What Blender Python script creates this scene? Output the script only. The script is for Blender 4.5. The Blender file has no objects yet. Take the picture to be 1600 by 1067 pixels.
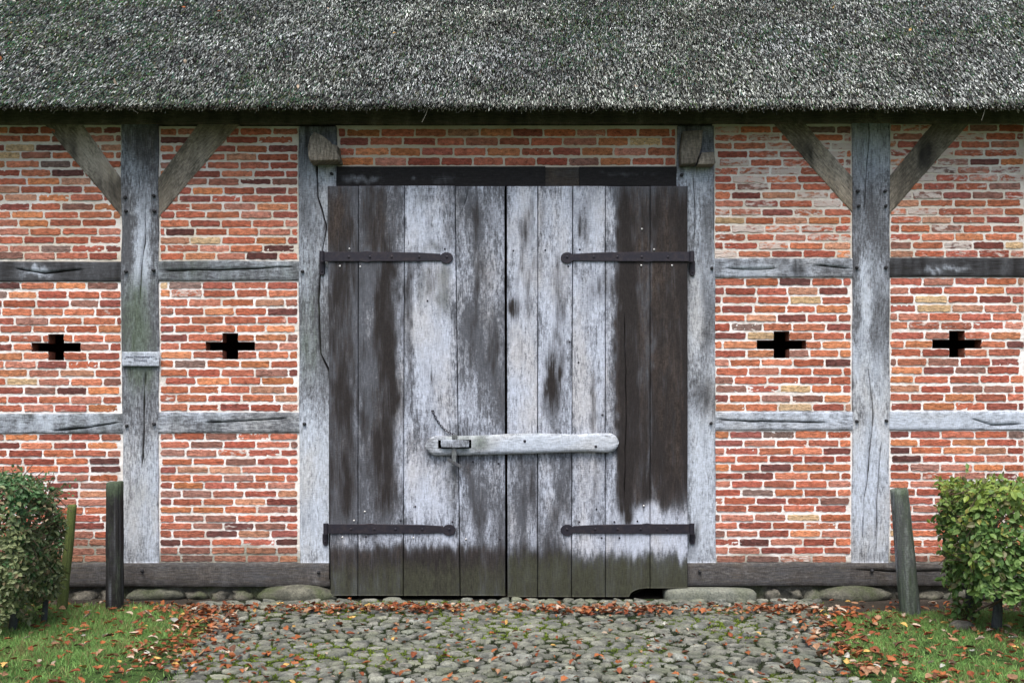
import bpy, bmesh, math, random
import numpy as np
from mathutils import Vector, Matrix

random.seed(7)
RS = np.random.RandomState(11)
R = math.radians
scene = bpy.context.scene
COL = scene.collection

# ------------------------------------------------------------------ camera, sky, sun, exposure
CAM_D, CAM_H, HOR = 8.5, 1.65, 625.0          # distance to the wall, eye height, horizon row
cam_data = bpy.data.cameras.new("camera")
cam = bpy.data.objects.new("camera", cam_data)
COL.objects.link(cam)
cam.location = (0, -CAM_D, CAM_H)
cam.rotation_euler = (R(90), 0, 0)
cam_data.sensor_width = 36
cam_data.lens = 36
cam_data.shift_y = (HOR - 533.5) / 1600.0
cam_data.clip_end = 500
scene.camera = cam

SUN_EL, SUN_AZ = 62, 188                        # degrees; azimuth 180 = behind the camera
world = bpy.data.worlds.new("World")
scene.world = world
world.use_nodes = True
wn = world.node_tree
bg = wn.nodes["Background"]
sky = wn.nodes.new("ShaderNodeTexSky")
sky.sky_type = 'NISHITA'
sky.sun_disc = False
sky.sun_elevation = R(SUN_EL)
sky.sun_rotation = R(SUN_AZ)
sky.dust_density = 4.0
sky.ozone_density = 1.0
wn.links.new(sky.outputs[0], bg.inputs[0])
bg.inputs[1].default_value = 0.112
sun_data = bpy.data.lights.new("sun", 'SUN')
sun_data.energy = 2.0
sun_data.angle = R(38)
sun_data.color = (1.0, 0.95, 0.88)
sun = bpy.data.objects.new("sun", sun_data)
COL.objects.link(sun)
sd = Vector((math.sin(R(SUN_AZ)) * math.cos(R(SUN_EL)), math.cos(R(SUN_AZ)) * math.cos(R(SUN_EL)), math.sin(R(SUN_EL))))
sun.rotation_euler = (-sd).to_track_quat('-Z', 'Y').to_euler()
scene.view_settings.view_transform = 'Standard'
scene.view_settings.look = 'None'
scene.view_settings.gamma = 1.0
scene.view_settings.exposure = 1.02


# ------------------------------------------------------------------ helpers
def px(x, y, d=0.0):
    """photo pixel -> (X, Z) on the plane d metres in front of the brick face"""
    s = 1600.0 / (CAM_D - d)
    return ((x - 800.0) / s, CAM_H + (HOR - y) / s)


S0 = 1600.0 / CAM_D


def _hash(ix, iy, seed):
    with np.errstate(over='ignore'):
        n = (ix.astype(np.int64) * 374761393 + iy.astype(np.int64) * 668265263 + seed * 974634777) & 0xffffffff
        n = ((n ^ (n >> 13)) * 1274126177) & 0xffffffff
        n = ((n ^ (n >> 16)) * 2246822519) & 0xffffffff
        n = n ^ (n >> 15)
    return (n & 0xffffff) / float(0xffffff)


def vnoise(x, y, seed=0):
    x = np.asarray(x, float); y = np.asarray(y, float)
    ix = np.floor(x); iy = np.floor(y)
    fx = x - ix; fy = y - iy
    fx = fx * fx * (3 - 2 * fx); fy = fy * fy * (3 - 2 * fy)
    a = _hash(ix, iy, seed); b = _hash(ix + 1, iy, seed)
    c = _hash(ix, iy + 1, seed); d = _hash(ix + 1, iy + 1, seed)
    return (a * (1 - fx) + b * fx) * (1 - fy) + (c * (1 - fx) + d * fx) * fy


def fbm(x, y, o=4, seed=0):
    t = 0; a = 1.0; s = 0
    for i in range(o):
        t = t + a * vnoise(np.asarray(x) * 2 ** i, np.asarray(y) * 2 ** i, seed + i * 17)
        s += a; a *= 0.5
    return t / s


def sstep(x, a, b):
    t = np.clip((x - a) / (b - a), 0, 1)
    return t * t * (3 - 2 * t)


class Acc:
    """collects vertices, faces and per-vertex data for ONE mesh"""
    def __init__(s):
        s.V = []; s.F = {}; s.M = {}; s.UV = []; s.C = []; s.n = 0

    def add(s, V, faces, uv=None, col=None, mat=0):
        V = np.asarray(V, float); n = len(V)
        s.V.append(V)
        for f in faces:
            f = np.asarray(f, np.int64)
            if f.ndim == 1: f = f[None, :]
            if f.size == 0: continue
            k = f.shape[1]
            s.F.setdefault(k, []).append(f + s.n)
            s.M.setdefault(k, []).append(np.full(len(f), mat))
        s.UV.append(np.zeros((n, 2)) if uv is None else np.asarray(uv, float))
        if col is None: col = (0.5, 0.5, 0.5, 0)
        col = np.asarray(col, float)
        if col.ndim == 1: col = np.tile(col, (n, 1))
        if col.shape[1] == 3: col = np.hstack([col, np.zeros((n, 1))])
        s.C.append(col)
        s.n += n

    def build(s, name, mats, parent=None, smooth=False, loc=None):
        V = np.vstack(s.V)
        if loc is not None: V = V - np.asarray(loc)
        me = bpy.data.meshes.new(name)
        idx = []; tot = []; mi = []
        for k in s.F:
            f = np.vstack(s.F[k]); idx.append(f.ravel()); tot.append(np.full(len(f), k)); mi.append(np.concatenate(s.M[k]))
        idx = np.concatenate(idx); tot = np.concatenate(tot); mi = np.concatenate(mi)
        st = np.concatenate([[0], np.cumsum(tot)[:-1]])
        me.vertices.add(len(V)); me.vertices.foreach_set("co", V.ravel().astype(np.float32))
        me.loops.add(len(idx)); me.loops.foreach_set("vertex_index", idx.astype(np.int32))
        me.polygons.add(len(tot)); me.polygons.foreach_set("loop_start", st.astype(np.int32))
        me.polygons.foreach_set("loop_total", tot.astype(np.int32))
        me.polygons.foreach_set("material_index", mi.astype(np.int32))
        me.polygons.foreach_set("use_smooth", np.full(len(tot), bool(smooth)))
        uvl = me.uv_layers.new(name="UVMap")
        uv = np.vstack(s.UV)[idx]
        uvl.data.foreach_set("uv", uv.ravel().astype(np.float32))
        at = me.attributes.new("mask", 'FLOAT_COLOR', 'POINT')
        at.data.foreach_set("color", np.vstack(s.C).ravel().astype(np.float32))
        me.update(calc_edges=True)
        me.validate()
        for m in (mats if isinstance(mats, (list, tuple)) else [mats]): me.materials.append(m)
        o = bpy.data.objects.new(name, me)
        if loc is not None: o.location = loc
        COL.objects.link(o)
        if parent is not None: o.parent = parent
        return o


def tag(o, label, cat, group=None):
    o["label"] = label; o["category"] = cat
    if group: o["group"] = group
    return o


def kind(o, k):
    o["kind"] = k
    return o


# ------------------------------------------------------------------ node helpers
class NT:
    def __init__(s, name):
        s.mat = bpy.data.materials.new(name); s.mat.use_nodes = True
        s.t = s.mat.node_tree; s.b = s.t.nodes["Principled BSDF"]

    def n(s, typ, ins=None, **props):
        nd = s.t.nodes.new(typ)
        for k, v in props.items(): setattr(nd, k, v)
        for k, v in (ins or {}).items(): s.put(nd.inputs[k], v)
        return nd

    def put(s, sock, v):
        if hasattr(v, "is_output"): s.t.links.new(v, sock)
        else: sock.default_value = v

    def m(s, op, a, b=0.0, c=0.0, clamp=False):
        return s.n("ShaderNodeMath", {0: a, 1: b, 2: c}, operation=op, use_clamp=clamp).outputs[0]

    def ss(s, v, a, b, lo=0.0, hi=1.0):
        return s.n("ShaderNodeMapRange", {0: v, 1: a, 2: b, 3: lo, 4: hi}, interpolation_type='SMOOTHSTEP').outputs[0]

    def lin(s, v, a, b, lo=0.0, hi=1.0):
        return s.n("ShaderNodeMapRange", {0: v, 1: a, 2: b, 3: lo, 4: hi}).outputs[0]

    def mix(s, f, a, b, blend='MIX'):
        nd = s.n("ShaderNodeMix", {0: f}, data_type='RGBA', blend_type=blend)
        s.put(nd.inputs[6], a if hasattr(a, "is_output") else (*a, 1)); s.put(nd.inputs[7], b if hasattr(b, "is_output") else (*b, 1))
        return nd.outputs[2]

    def scale(s, v, sc):
        return s.n("ShaderNodeVectorMath", {0: v, 1: sc}, operation='MULTIPLY').outputs[0]

    def addv(s, a, b):
        return s.n("ShaderNodeVectorMath", {0: a, 1: b}, operation='ADD').outputs[0]

    def noise(s, v, sc=1.0, det=3.0, rough=0.55, dist=0.0):
        return s.n("ShaderNodeTexNoise", {"Vector": v, "Scale": sc, "Detail": det, "Roughness": rough, "Distortion": dist})

    def gray(s, f):     # value -> grey colour socket
        return s.n("ShaderNodeCombineColor", {0: f, 1: f, 2: f}).outputs[0]

    def bump(s, h, strength=0.4, dist=0.003):
        nd = s.n("ShaderNodeBump", {"Height": h, "Strength": strength, "Distance": dist})
        s.put(s.b.inputs["Normal"], nd.outputs[0])

    def done(s, col, rough=0.85, metal=0.0, spec=0.3):
        s.put(s.b.inputs["Base Color"], col if hasattr(col, "is_output") else (*col, 1))
        s.put(s.b.inputs["Roughness"], rough); s.put(s.b.inputs["Metallic"], metal)
        s.b.inputs["Specular IOR Level"].default_value = spec
        return s.mat


def mask_attr(t):
    a = t.n("ShaderNodeAttribute", attribute_name="mask")
    sp = t.n("ShaderNodeSeparateColor", {0: a.outputs["Color"]})
    return a, sp.outputs[0], sp.outputs[1], sp.outputs[2], a.outputs["Alpha"]


def wood_material(name, mid, pale, dark, brown, green, flaky=1.0):
    t = NT(name)
    uv = t.n("ShaderNodeUVMap", uv_map="UVMap").outputs[0]
    _, mr, mg, mb, ma = mask_attr(t)
    wn_ = t.noise(t.scale(uv, (5.0, 1.3, 1)), 1, 2)
    wv = t.n("ShaderNodeVectorMath", {0: wn_.outputs["Color"], 1: (0.5, 0.5, 0.5)}, operation='SUBTRACT').outputs[0]
    w = t.addv(uv, t.scale(wv, (0.045, 0.0, 0)))
    streak = t.noise(t.scale(w, (95, 4.5, 1)), 1, 5, 0.68).outputs[0]
    flake = t.noise(t.scale(w, (62, 17, 1)), 1, 6, 0.74).outputs[0]
    blotch = t.noise(t.scale(uv, (7, 2.6, 1)), 1, 3).outputs[0]
    fine = t.noise(t.scale(w, (260, 11, 1)), 1, 3, 0.7).outputs[0]
    s5 = t.m('SUBTRACT', streak, 0.5); f5 = t.m('SUBTRACT', flake, 0.5); b5 = t.m('SUBTRACT', blotch, 0.5)
    weave = t.noise(t.scale(uv, (30, 120, 1)), 1, 4, 0.75).outputs[0]
    w5 = t.m('SUBTRACT', weave, 0.5)
    tex = t.m('ADD', t.m('MULTIPLY_ADD', f5, 1.7 * flaky, t.m('MULTIPLY', w5, 0.5)), t.m('MULTIPLY_ADD', b5, 1.0, t.m('MULTIPLY', s5, 1.2)))
    pf = t.m('ADD', mg, tex)
    tone = t.noise(t.scale(uv, (2.6, 0.9, 1)), 1, 4, 0.6).outputs[0]
    beige = tuple(q * k for q, k in zip(pale, (1.0, 0.93, 0.84)))
    pale = t.mix(t.ss(tone, 0.45, 0.70), pale, beige)
    c = t.mix(t.ss(pf, 0.0, 1.0), mid, pale)
    bf = t.m('ADD', t.m('MULTIPLY_ADD', s5, 1.0, ma), t.m('MULTIPLY_ADD', b5, 0.5, t.m('MULTIPLY', f5, 0.4)))
    brn = t.mix(t.ss(tex, -0.35, 0.75), tuple(q * 0.55 for q in brown), tuple(q * 1.7 + 0.012 for q in brown))
    c = t.mix(t.ss(bf, 0.12, 1.0), c, brn)
    df = t.m('ADD', t.m('MULTIPLY_ADD', s5, 1.1, mr), t.m('MULTIPLY_ADD', b5, 0.5, t.m('MULTIPLY', f5, 1.0)))
    c = t.mix(t.ss(df, 0.12, 1.0), c, dark)
    gf = t.m('MULTIPLY', t.ss(t.m('ADD', t.m('MULTIPLY_ADD', f5, 1.2, mb), t.m('MULTIPLY', s5, 0.7)), 0.05, 0.95), 0.75)
    c = t.mix(gf, c, green)
    c = t.mix(1.0, c, t.gray(t.lin(weave, 0.3, 0.7, 0.78, 1.22)), 'MULTIPLY')
    c = t.mix(1.0, c, t.gray(t.lin(flake, 0.3, 0.7, 0.64, 1.34)), 'MULTIPLY')
    # fine checks and long splits that follow the grain
    ck = t.ss(streak, 0.38, 0.31)
    c = t.mix(t.m('MULTIPLY', ck, 0.75), c, (0.02, 0.02, 0.022))
    g = t.lin(fine, 0.25, 0.75, 0.66, 1.24)
    c = t.mix(1.0, c, t.gray(g), 'MULTIPLY')
    hgt = t.m('ADD', t.m('MULTIPLY', streak, 1.0), t.m('MULTIPLY', fine, 0.5))
    t.bump(hgt, 0.55, 0.006)
    return t.done(c, 0.86, 0, 0.25)


M_WOOD = wood_material("weathered_oak", (0.095, 0.10, 0.112), (0.46, 0.515, 0.60), (0.016, 0.015, 0.016), (0.075, 0.058, 0.042), (0.075, 0.105, 0.065))
M_DOOR = wood_material("weathered_door_boards", (0.098, 0.106, 0.125), (0.44, 0.485, 0.58), (0.021, 0.018, 0.018), (0.044, 0.033, 0.028), (0.05, 0.054, 0.034), 1.25)
M_TAN = wood_material("tan_oak", (0.125, 0.11, 0.088), (0.42, 0.375, 0.315), (0.03, 0.027, 0.024), (0.075, 0.055, 0.036), (0.09, 0.10, 0.05))

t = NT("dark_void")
M_DARK = t.done((0.006, 0.006, 0.006), 1.0, 0, 0.0)  # near-black painted in for the unlit depth of seams and slot


def m_brick():
    t = NT("old_red_brick")
    a, r, g, b, al = mask_attr(t)
    pos = t.n("ShaderNodeNewGeometry").outputs["Position"]
    n1 = t.noise(t.scale(pos, (22, 22, 40)), 1, 5, 0.62).outputs[0]
    n2 = t.noise(t.scale(pos, (70, 70, 150)), 1, 4, 0.7).outputs[0]
    n3 = t.noise(t.scale(pos, (13, 13, 34)), 1, 5, 0.66, 0.4).outputs[0]
    c = t.mix(1.0, a.outputs["Color"], t.gray(t.lin(n1, 0.28, 0.72, 0.5, 1.45)), 'MULTIPLY')
    c = t.mix(t.ss(n2, 0.44, 0.33), c, (0.05, 0.028, 0.024))
    c = t.mix(t.m('MULTIPLY', t.ss(n2, 0.58, 0.72), 0.35), c, (0.5, 0.3, 0.22))
    wf = t.m('ADD', t.m('MULTIPLY_ADD', n3, 2.2, -1.75), al)
    c = t.mix(t.m('MULTIPLY', t.ss(wf, 0.1, 0.42), 0.85), c, (0.60, 0.54, 0.50))
    t.bump(t.m('ADD', n2, t.m('MULTIPLY', n1, 0.8)), 0.7, 0.006)
    return t.done(c, 0.9, 0, 0.2)


def m_mortar():
    t = NT("lime_mortar")
    a, r, g, b, al = mask_attr(t)
    pos = t.n("ShaderNodeNewGeometry").outputs["Position"]
    n1 = t.noise(pos, 3.4, 6, 0.68).outputs[0]
    n2 = t.noise(pos, 90, 4, 0.7).outputs[0]
    c = t.mix(t.ss(n1, 0.42, 0.66), (0.80, 0.78, 0.77), (0.58, 0.545, 0.50))
    c = t.mix(r, c, (0.50, 0.44, 0.33))  # tan tone, carries the painted eave shade of the upper panels
    c = t.mix(g, c, (0.17, 0.17, 0.125))
    c = t.mix(t.m('MULTIPLY', t.ss(n2, 0.45, 0.30), 0.5), c, (0.3, 0.27, 0.24))
    t.bump(n2, 0.5, 0.004)
    return t.done(c, 0.95, 0, 0.1)


def m_attr(name, rough=0.8, var=(0.7, 1.3), sc=40, spec=0.3, bump=0.0, trans=0.0):
    t = NT(name)
    a, r, g, b, al = mask_attr(t)
    pos = t.n("ShaderNodeNewGeometry").outputs["Position"]
    n1 = t.noise(pos, sc, 4, 0.6).outputs[0]
    c = t.mix(1.0, a.outputs["Color"], t.gray(t.lin(n1, 0.25, 0.75, *var)), 'MULTIPLY')
    if bump: t.bump(n1, bump, 0.006)
    m = t.done(c, rough, 0, spec)
    if trans:
        tr = t.n("ShaderNodeBsdfTranslucent"); t.put(tr.inputs[0], c)
        mx = t.n("ShaderNodeMixShader", {0: trans, 1: t.b.outputs[0], 2: tr.outputs[0]})
        t.put(t.t.nodes["Material Output"].inputs[0], mx.outputs[0])
    return m


def m_stone(name, base, light, green, gamt=0.5):
    t = NT(name)
    a, r, g, b, al = mask_attr(t)
    tc = t.n("ShaderNodeNewGeometry").outputs["Position"]
    n1 = t.noise(tc, 9, 5, 0.62).outputs[0]
    n2 = t.noise(tc, 60, 5, 0.7).outputs[0]
    n3 = t.noise(tc, 4.5, 4, 0.6).outputs[0]
    c = t.mix(t.ss(n1, 0.35, 0.65), base, light)
    c = t.mix(1.0, c, t.mix(0.6, a.outputs["Color"], (0.5, 0.5, 0.5)), 'OVERLAY')
    c = t.mix(t.m('MULTIPLY', t.ss(n3, 0.45, 0.65), gamt), c, green)
    c = t.mix(1.0, c, t.gray(t.lin(n2, 0.28, 0.72, 0.5, 1.5)), 'MULTIPLY')
    t.bump(t.m('ADD', n2, n1), 0.8, 0.010)
    return t.done(c, 0.85, 0, 0.3)


def m_iron():
    t = NT("forged_iron")
    pos = t.n("ShaderNodeNewGeometry").outputs["Position"]
    n1 = t.noise(pos, 30, 5, 0.65).outputs[0]
    c = t.mix(t.ss(n1, 0.4, 0.75), (0.017, 0.016, 0.025), (0.036, 0.029, 0.034))
    t.bump(n1, 0.3, 0.003)
    return t.done(c, 0.55, 0.3, 0.4)


M_BRICK = m_brick(); M_MORTAR = m_mortar(); M_IRON = m_iron()
M_STRAW = m_attr("thatch_straw", 0.85, (0.8, 1.2), 30, 0.25)
M_GRASS = m_attr("grass_blades", 0.6, (0.75, 1.25), 4, 0.3, 0, 0.3)
M_LEAF = m_attr("hedge_leaves", 0.5, (0.8, 1.2), 60, 0.4, 0, 0.25)
M_LITTER = m_attr("dry_leaves", 0.75, (0.6, 1.3), 70, 0.25, 0.3, 0.15)
M_COBBLE = m_stone("cobble_stone", (0.085, 0.09, 0.08), (0.225, 0.23, 0.20), (0.065, 0.082, 0.04), 0.45)
M_FIELD = m_stone("field_stone", (0.065, 0.065, 0.055), (0.155, 0.15, 0.128), (0.042, 0.055, 0.022), 0.85)
M_CONC = m_stone("plinth_block", (0.13, 0.14, 0.12), (0.21, 0.215, 0.185), (0.08, 0.095, 0.06), 0.6)


def m_soil(name, c0, c1, c2, sc=6.0):
    t = NT(name)
    pos = t.n("ShaderNodeNewGeometry").outputs["Position"]
    n1 = t.noise(pos, sc, 5, 0.65).outputs[0]
    n2 = t.noise(pos, 55, 5, 0.7).outputs[0]
    n3 = t.noise(pos, 1.4, 3, 0.5).outputs[0]
    c = t.mix(t.ss(n1, 0.35, 0.65), c0, c1)
    c = t.mix(t.ss(n3, 0.48, 0.66), c, c2)
    c = t.mix(1.0, c, t.gray(t.lin(n2, 0.25, 0.75, 0.5, 1.5)), 'MULTIPLY')
    t.bump(n2, 0.9, 0.02)
    return t.done(c, 0.95, 0, 0.15)


M_SOIL = m_soil("bare_soil", (0.036, 0.030, 0.026), (0.062, 0.052, 0.043), (0.045, 0.04, 0.03))
M_BED = m_soil("path_bed", (0.016, 0.016, 0.013), (0.03, 0.032, 0.02), (0.028, 0.045, 0.016))
M_TURF = m_soil("turf_base", (0.035, 0.06, 0.018), (0.05, 0.10, 0.025), (0.06, 0.09, 0.03))

# ------------------------------------------------------------------ geometry makers
def softbox(X, Y, x0, x1, y0, y1, sx, sy):
    return sstep(X, x0 - 1.5 * sx, x0 + 1.5 * sx) * (1 - sstep(X, x1 - 1.5 * sx, x1 + 1.5 * sx)) * sstep(Y, y0 - 1.5 * sy, y0 + 1.5 * sy) * (1 - sstep(Y, y1 - 1.5 * sy, y1 + 1.5 * sy))


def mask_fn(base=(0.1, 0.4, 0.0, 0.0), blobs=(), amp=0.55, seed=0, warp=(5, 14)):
    """base levels (dark, pale, green, brown) + stains and painted shade listed as (channel, strength, x0,x1,y0,y1,sx,sy) in photo pixels"""
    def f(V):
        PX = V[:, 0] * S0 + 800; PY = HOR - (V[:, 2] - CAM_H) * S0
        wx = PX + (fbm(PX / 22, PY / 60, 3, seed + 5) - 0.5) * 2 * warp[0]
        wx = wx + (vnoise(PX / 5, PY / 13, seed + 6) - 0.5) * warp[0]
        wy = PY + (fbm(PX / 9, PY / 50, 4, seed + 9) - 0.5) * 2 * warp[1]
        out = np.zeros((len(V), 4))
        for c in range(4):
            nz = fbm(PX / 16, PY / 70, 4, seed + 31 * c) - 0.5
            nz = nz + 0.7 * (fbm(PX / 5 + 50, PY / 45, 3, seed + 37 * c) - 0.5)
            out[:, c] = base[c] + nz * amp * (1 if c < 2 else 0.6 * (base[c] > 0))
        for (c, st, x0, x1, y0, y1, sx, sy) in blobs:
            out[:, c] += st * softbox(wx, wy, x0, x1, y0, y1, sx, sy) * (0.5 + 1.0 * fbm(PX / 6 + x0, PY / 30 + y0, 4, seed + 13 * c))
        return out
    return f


def board(acc, A0, A1, B0, B1, yf, yb, mask, step=0.02, wob=0.004, bulge=0.002, seed=0, cracks=(), rnd=0.006, endfn=None, startfn=None, grain='v', mat=0):
    """a sawn or hewn timber: front face is the quad A0 A1 (start) .. B0 B1 (end) in X,Z; front at y=yf, back at y=yb.
    cracks: ([(v,u),...], half width) open splits that follow the grain."""
    A0, A1, B0, B1 = [np.array(p, float) for p in (A0, A1, B0, B1)]
    L = np.linalg.norm((B0 + B1 - A0 - A1) / 2); W = np.linalg.norm(A1 - A0) * 0.5 + np.linalg.norm(B1 - B0) * 0.5
    dirv = (B0 + B1 - A0 - A1); dirv /= np.linalg.norm(dirv)
    W = abs((A1 - A0)[0] * -dirv[1] + (A1 - A0)[1] * dirv[0])
    nv = max(2, int(L / step) + 1); v = np.linspace(0, 1, nv)
    e = rnd / W
    cuts = []
    for pts, hw in cracks:
        p = np.array(pts)
        c = np.interp(v, p[:, 0], p[:, 1]) + (fbm(v * L * 6, v * 0 + seed, 3, seed + 3) - 0.5) * 0.10 * np.clip(0.1 / W, 0.3, 1)
        on = sstep(v, p[0, 0], p[0, 0] + 0.04) * (1 - sstep(v, p[-1, 0] - 0.04, p[-1, 0]))
        hwv = np.maximum(0.0004, 2.3 * hw * on * (0.5 + fbm(v * L * 9, v * 0, 2, seed + 8))) / W
        cuts.append((np.clip(c, 0.05, 0.95), hwv, on))
    cuts.sort(key=lambda q: q[0].mean())
    cols = [(np.zeros(nv), np.full(nv, yb)), (np.zeros(nv), np.full(nv, yf + rnd))]
    left = np.full(nv, e); segs = []
    bounds = [left] + [None] * 0
    prev = left
    dx = max(step, 0.006)
    def fill(a, b, first=True):
        n = max(1, int(round((b - a).mean() * W / dx)))
        for i in range(0 if first else 0, n):
            u = a + (b - a) * (i / n); cols.append((u, np.full(nv, yf)))
    for (c, hwv, on) in cuts:
        fill(prev, c - hwv)
        cols.append((c - hwv, np.full(nv, yf)))
        cols.append((c, yf + 0.055 * on))
        cols.append((c + hwv, np.full(nv, yf)))
        prev = c + hwv + 1e-4
    fill(prev, np.full(nv, 1 - e))
    cols.append((np.full(nv, 1 - e), np.full(nv, yf)))
    cols.append((np.ones(nv), np.full(nv, yf + rnd)))
    cols.append((np.ones(nv), np.full(nv, yb)))
    U = np.array([c[0] for c in cols]); Y = np.array([c[1] for c in cols])      # (nc, nv)
    nc = len(cols)
    VV = np.tile(v, (nc, 1)); crk = (Y > yf + 0.02) & (Y < yb - 1e-6)
    P = (A0[None, None] * ((1 - U) * (1 - VV))[..., None] + A1[None, None] * (U * (1 - VV))[..., None]
         + B0[None, None] * ((1 - U) * VV)[..., None] + B1[None, None] * (U * VV)[..., None])
    acr = np.array([-dirv[1], dirv[0]])
    if np.dot(acr, A1 - A0) < 0: acr = -acr
    w0 = (fbm(v * L * 2.2, v * 0 + 3.3, 4, seed + 1) - 0.5) * 2 * wob
    w1 = (fbm(v * L * 2.2, v * 0 + 7.7, 4, seed + 2) - 0.5) * 2 * wob
    P = P + ((1 - U) * w0[None] + U * w1[None])[..., None] * acr
    if endfn is not None or startfn is not None:
        z0, z1 = P[:, :1, 1].copy(), P[:, -1:, 1].copy()
        zn = endfn(P[:, -1:, 0]) if endfn is not None else z1
        zs = startfn(P[:, :1, 0]) if startfn is not None else z0
        P[..., 1] = zs + (P[..., 1] - z0) / (z1 - z0) * (zn - zs)
    fr = Y < yb - 1e-6
    Yn = Y + np.where(fr, (fbm(U * W * 9, VV * L * 1.6, 3, seed + 4) - 0.5) * 2 * bulge, 0)
    V = np.stack([P[..., 0], Yn, P[..., 1]], -1).reshape(-1, 3)
    uoff, voff = seed * 1.37 % 17, seed * 2.11 % 23
    UVc = np.stack([U * W + uoff, VV * L + voff], -1).reshape(-1, 2)
    ii = np.arange(nc)[:, None] * nv; jj = np.arange(nv)[None]
    I = ii + jj
    q = np.stack([I[:-1, :-1], I[1:, :-1], I[1:, 1:], I[:-1, 1:]], -1).reshape(-1, 4)
    # orientation so that the front faces -y
    a, b, c_, d = [V[q[len(q) // 2, k]] for k in range(4)]
    if np.cross(b - a, d - a)[1] > 0: q = q[:, ::-1]
    mk_ = mask(V); mk_[crk.ravel(), 0] = 1.6  # crack bottoms painted dark, shade added to their real depth
    acc.add(V, [q, I[:, 0], I[:, -1]], UVc, mk_, mat)


def timber(name, c, yf, yb, mask, parent, mat=None, **kw):
    a = Acc(); board(a, *c, yf, yb, mask, **kw)
    return a.build(name, mat or M_WOOD, parent, smooth=True)


def qpx(x0, x1, y0, y1, d, vertical=True, xb0=None, xb1=None):
    """corner list for board() of an upright (grain vertical) or a rail (grain along x)"""
    if vertical:
        return [px(x0, y0, d), px(x1, y0, d), px(x0 if xb0 is None else xb0, y1, d), px(x1 if xb1 is None else xb1, y1, d)]
    return [px(x0, y0, d), px(x0, y1, d), px(x1, y0, d), px(x1, y1, d)]


def prism(acc, outline, yf, yb, bev=0.004, mat=0, col=None, uvs=1.0, mask=None):
    """flat shape in X,Z with its own thickness and an eased front edge"""
    P = np.array(outline, float); n = len(P)
    ar = 0.5 * np.sum(P[:, 0] * np.roll(P[:, 1], -1) - np.roll(P[:, 0], -1) * P[:, 1])
    if ar < 0: P = P[::-1]
    t0 = P - np.roll(P, 1, 0); t1 = np.roll(P, -1, 0) - P
    nrm = []
    for a, b in zip(t0, t1):
        a = a / (np.linalg.norm(a) + 1e-9); b = b / (np.linalg.norm(b) + 1e-9)
        m = np.array([-(a[1] + b[1]), a[0] + b[0]]); m /= (np.linalg.norm(m) + 1e-9); nrm.append(m)
    Q = P + np.array(nrm) * bev
    V = np.vstack([np.c_[P[:, 0], np.full(n, yb), P[:, 1]], np.c_[P[:, 0], np.full(n, yf + bev), P[:, 1]], np.c_[Q[:, 0], np.full(n, yf), Q[:, 1]]])
    i = np.arange(n); j = (i + 1) % n
    q = np.vstack([np.c_[i, j, j + n, i + n], np.c_[i + n, j + n, j + 2 * n, i + 2 * n]])
    if mask is not None: col = mask(V)
    acc.add(V, [q, i[::-1].copy(), i + 2 * n], np.c_[V[:, 0], V[:, 2]] * uvs, col, mat)


def tube(acc, pts, rad, n=8, col=None, cap=True, mat=0, uvoff=0):
    P = np.array(pts, float); m = len(P)
    rad = np.broadcast_to(np.asarray(rad, float), (m,))
    T = np.gradient(P, axis=0); T /= np.linalg.norm(T, axis=1)[:, None] + 1e-9
    up = np.array([0.3, 1, 0.2]) if abs(T[0, 1]) < 0.8 else np.array([1.0, 0, 0.1])
    N1 = np.cross(T, up); N1 /= np.linalg.norm(N1, axis=1)[:, None]; N2 = np.cross(T, N1)
    a = np.linspace(0, 2 * math.pi, n, endpoint=False)
    V = (P[:, None] + rad[:, None, None] * (np.cos(a)[None, :, None] * N1[:, None] + np.sin(a)[None, :, None] * N2[:, None])).reshape(-1, 3)
    I = np.arange(m)[:, None] * n + np.arange(n)[None]
    I2 = np.roll(I, -1, 1)
    q = np.stack([I[:-1], I2[:-1], I2[1:], I[1:]], -1).reshape(-1, 4)
    Ls = np.concatenate([[0], np.cumsum(np.linalg.norm(np.diff(P, axis=0), axis=1))])
    uv = np.stack([np.tile(a * rad.mean(), (m, 1)) + uvoff, np.tile(Ls[:, None], (1, n))], -1).reshape(-1, 2)
    F = [q]
    if cap: F += [I[0][::-1].copy(), I[-1]]
    acc.add(V, F, uv, col, mat)


def scatter(acc, tv, tf, pos, Rm, sc, col, uv=None):
    """many copies of a small template in one mesh (straw, blades, leaves of ONE plant)"""
    tv = np.asarray(tv, float); N = len(pos); m = len(tv)
    sc = np.asarray(sc, float)
    if sc.ndim == 1: sc = np.repeat(sc[:, None], 3, 1)
    V = np.einsum('nij,nmj->nmi', Rm, tv[None] * sc[:, None, :]) + pos[:, None]
    off = (np.arange(N) * m)[:, None, None]
    F = [(np.asarray(f)[None] + off).reshape(-1, np.asarray(f).shape[1]) for f in tf]
    C = np.repeat(np.asarray(col, float), m, 0)
    acc.add(V.reshape(-1, 3), F, None, C)


def frames(axis, nrm):
    """rotation matrices whose columns are (side, axis, normal)"""
    a = axis / np.linalg.norm(axis, axis=1)[:, None]
    s = np.cross(a, nrm); s /= np.linalg.norm(s, axis=1)[:, None] + 1e-9
    n = np.cross(s, a)
    return np.stack([s, a, n], -1)


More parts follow.
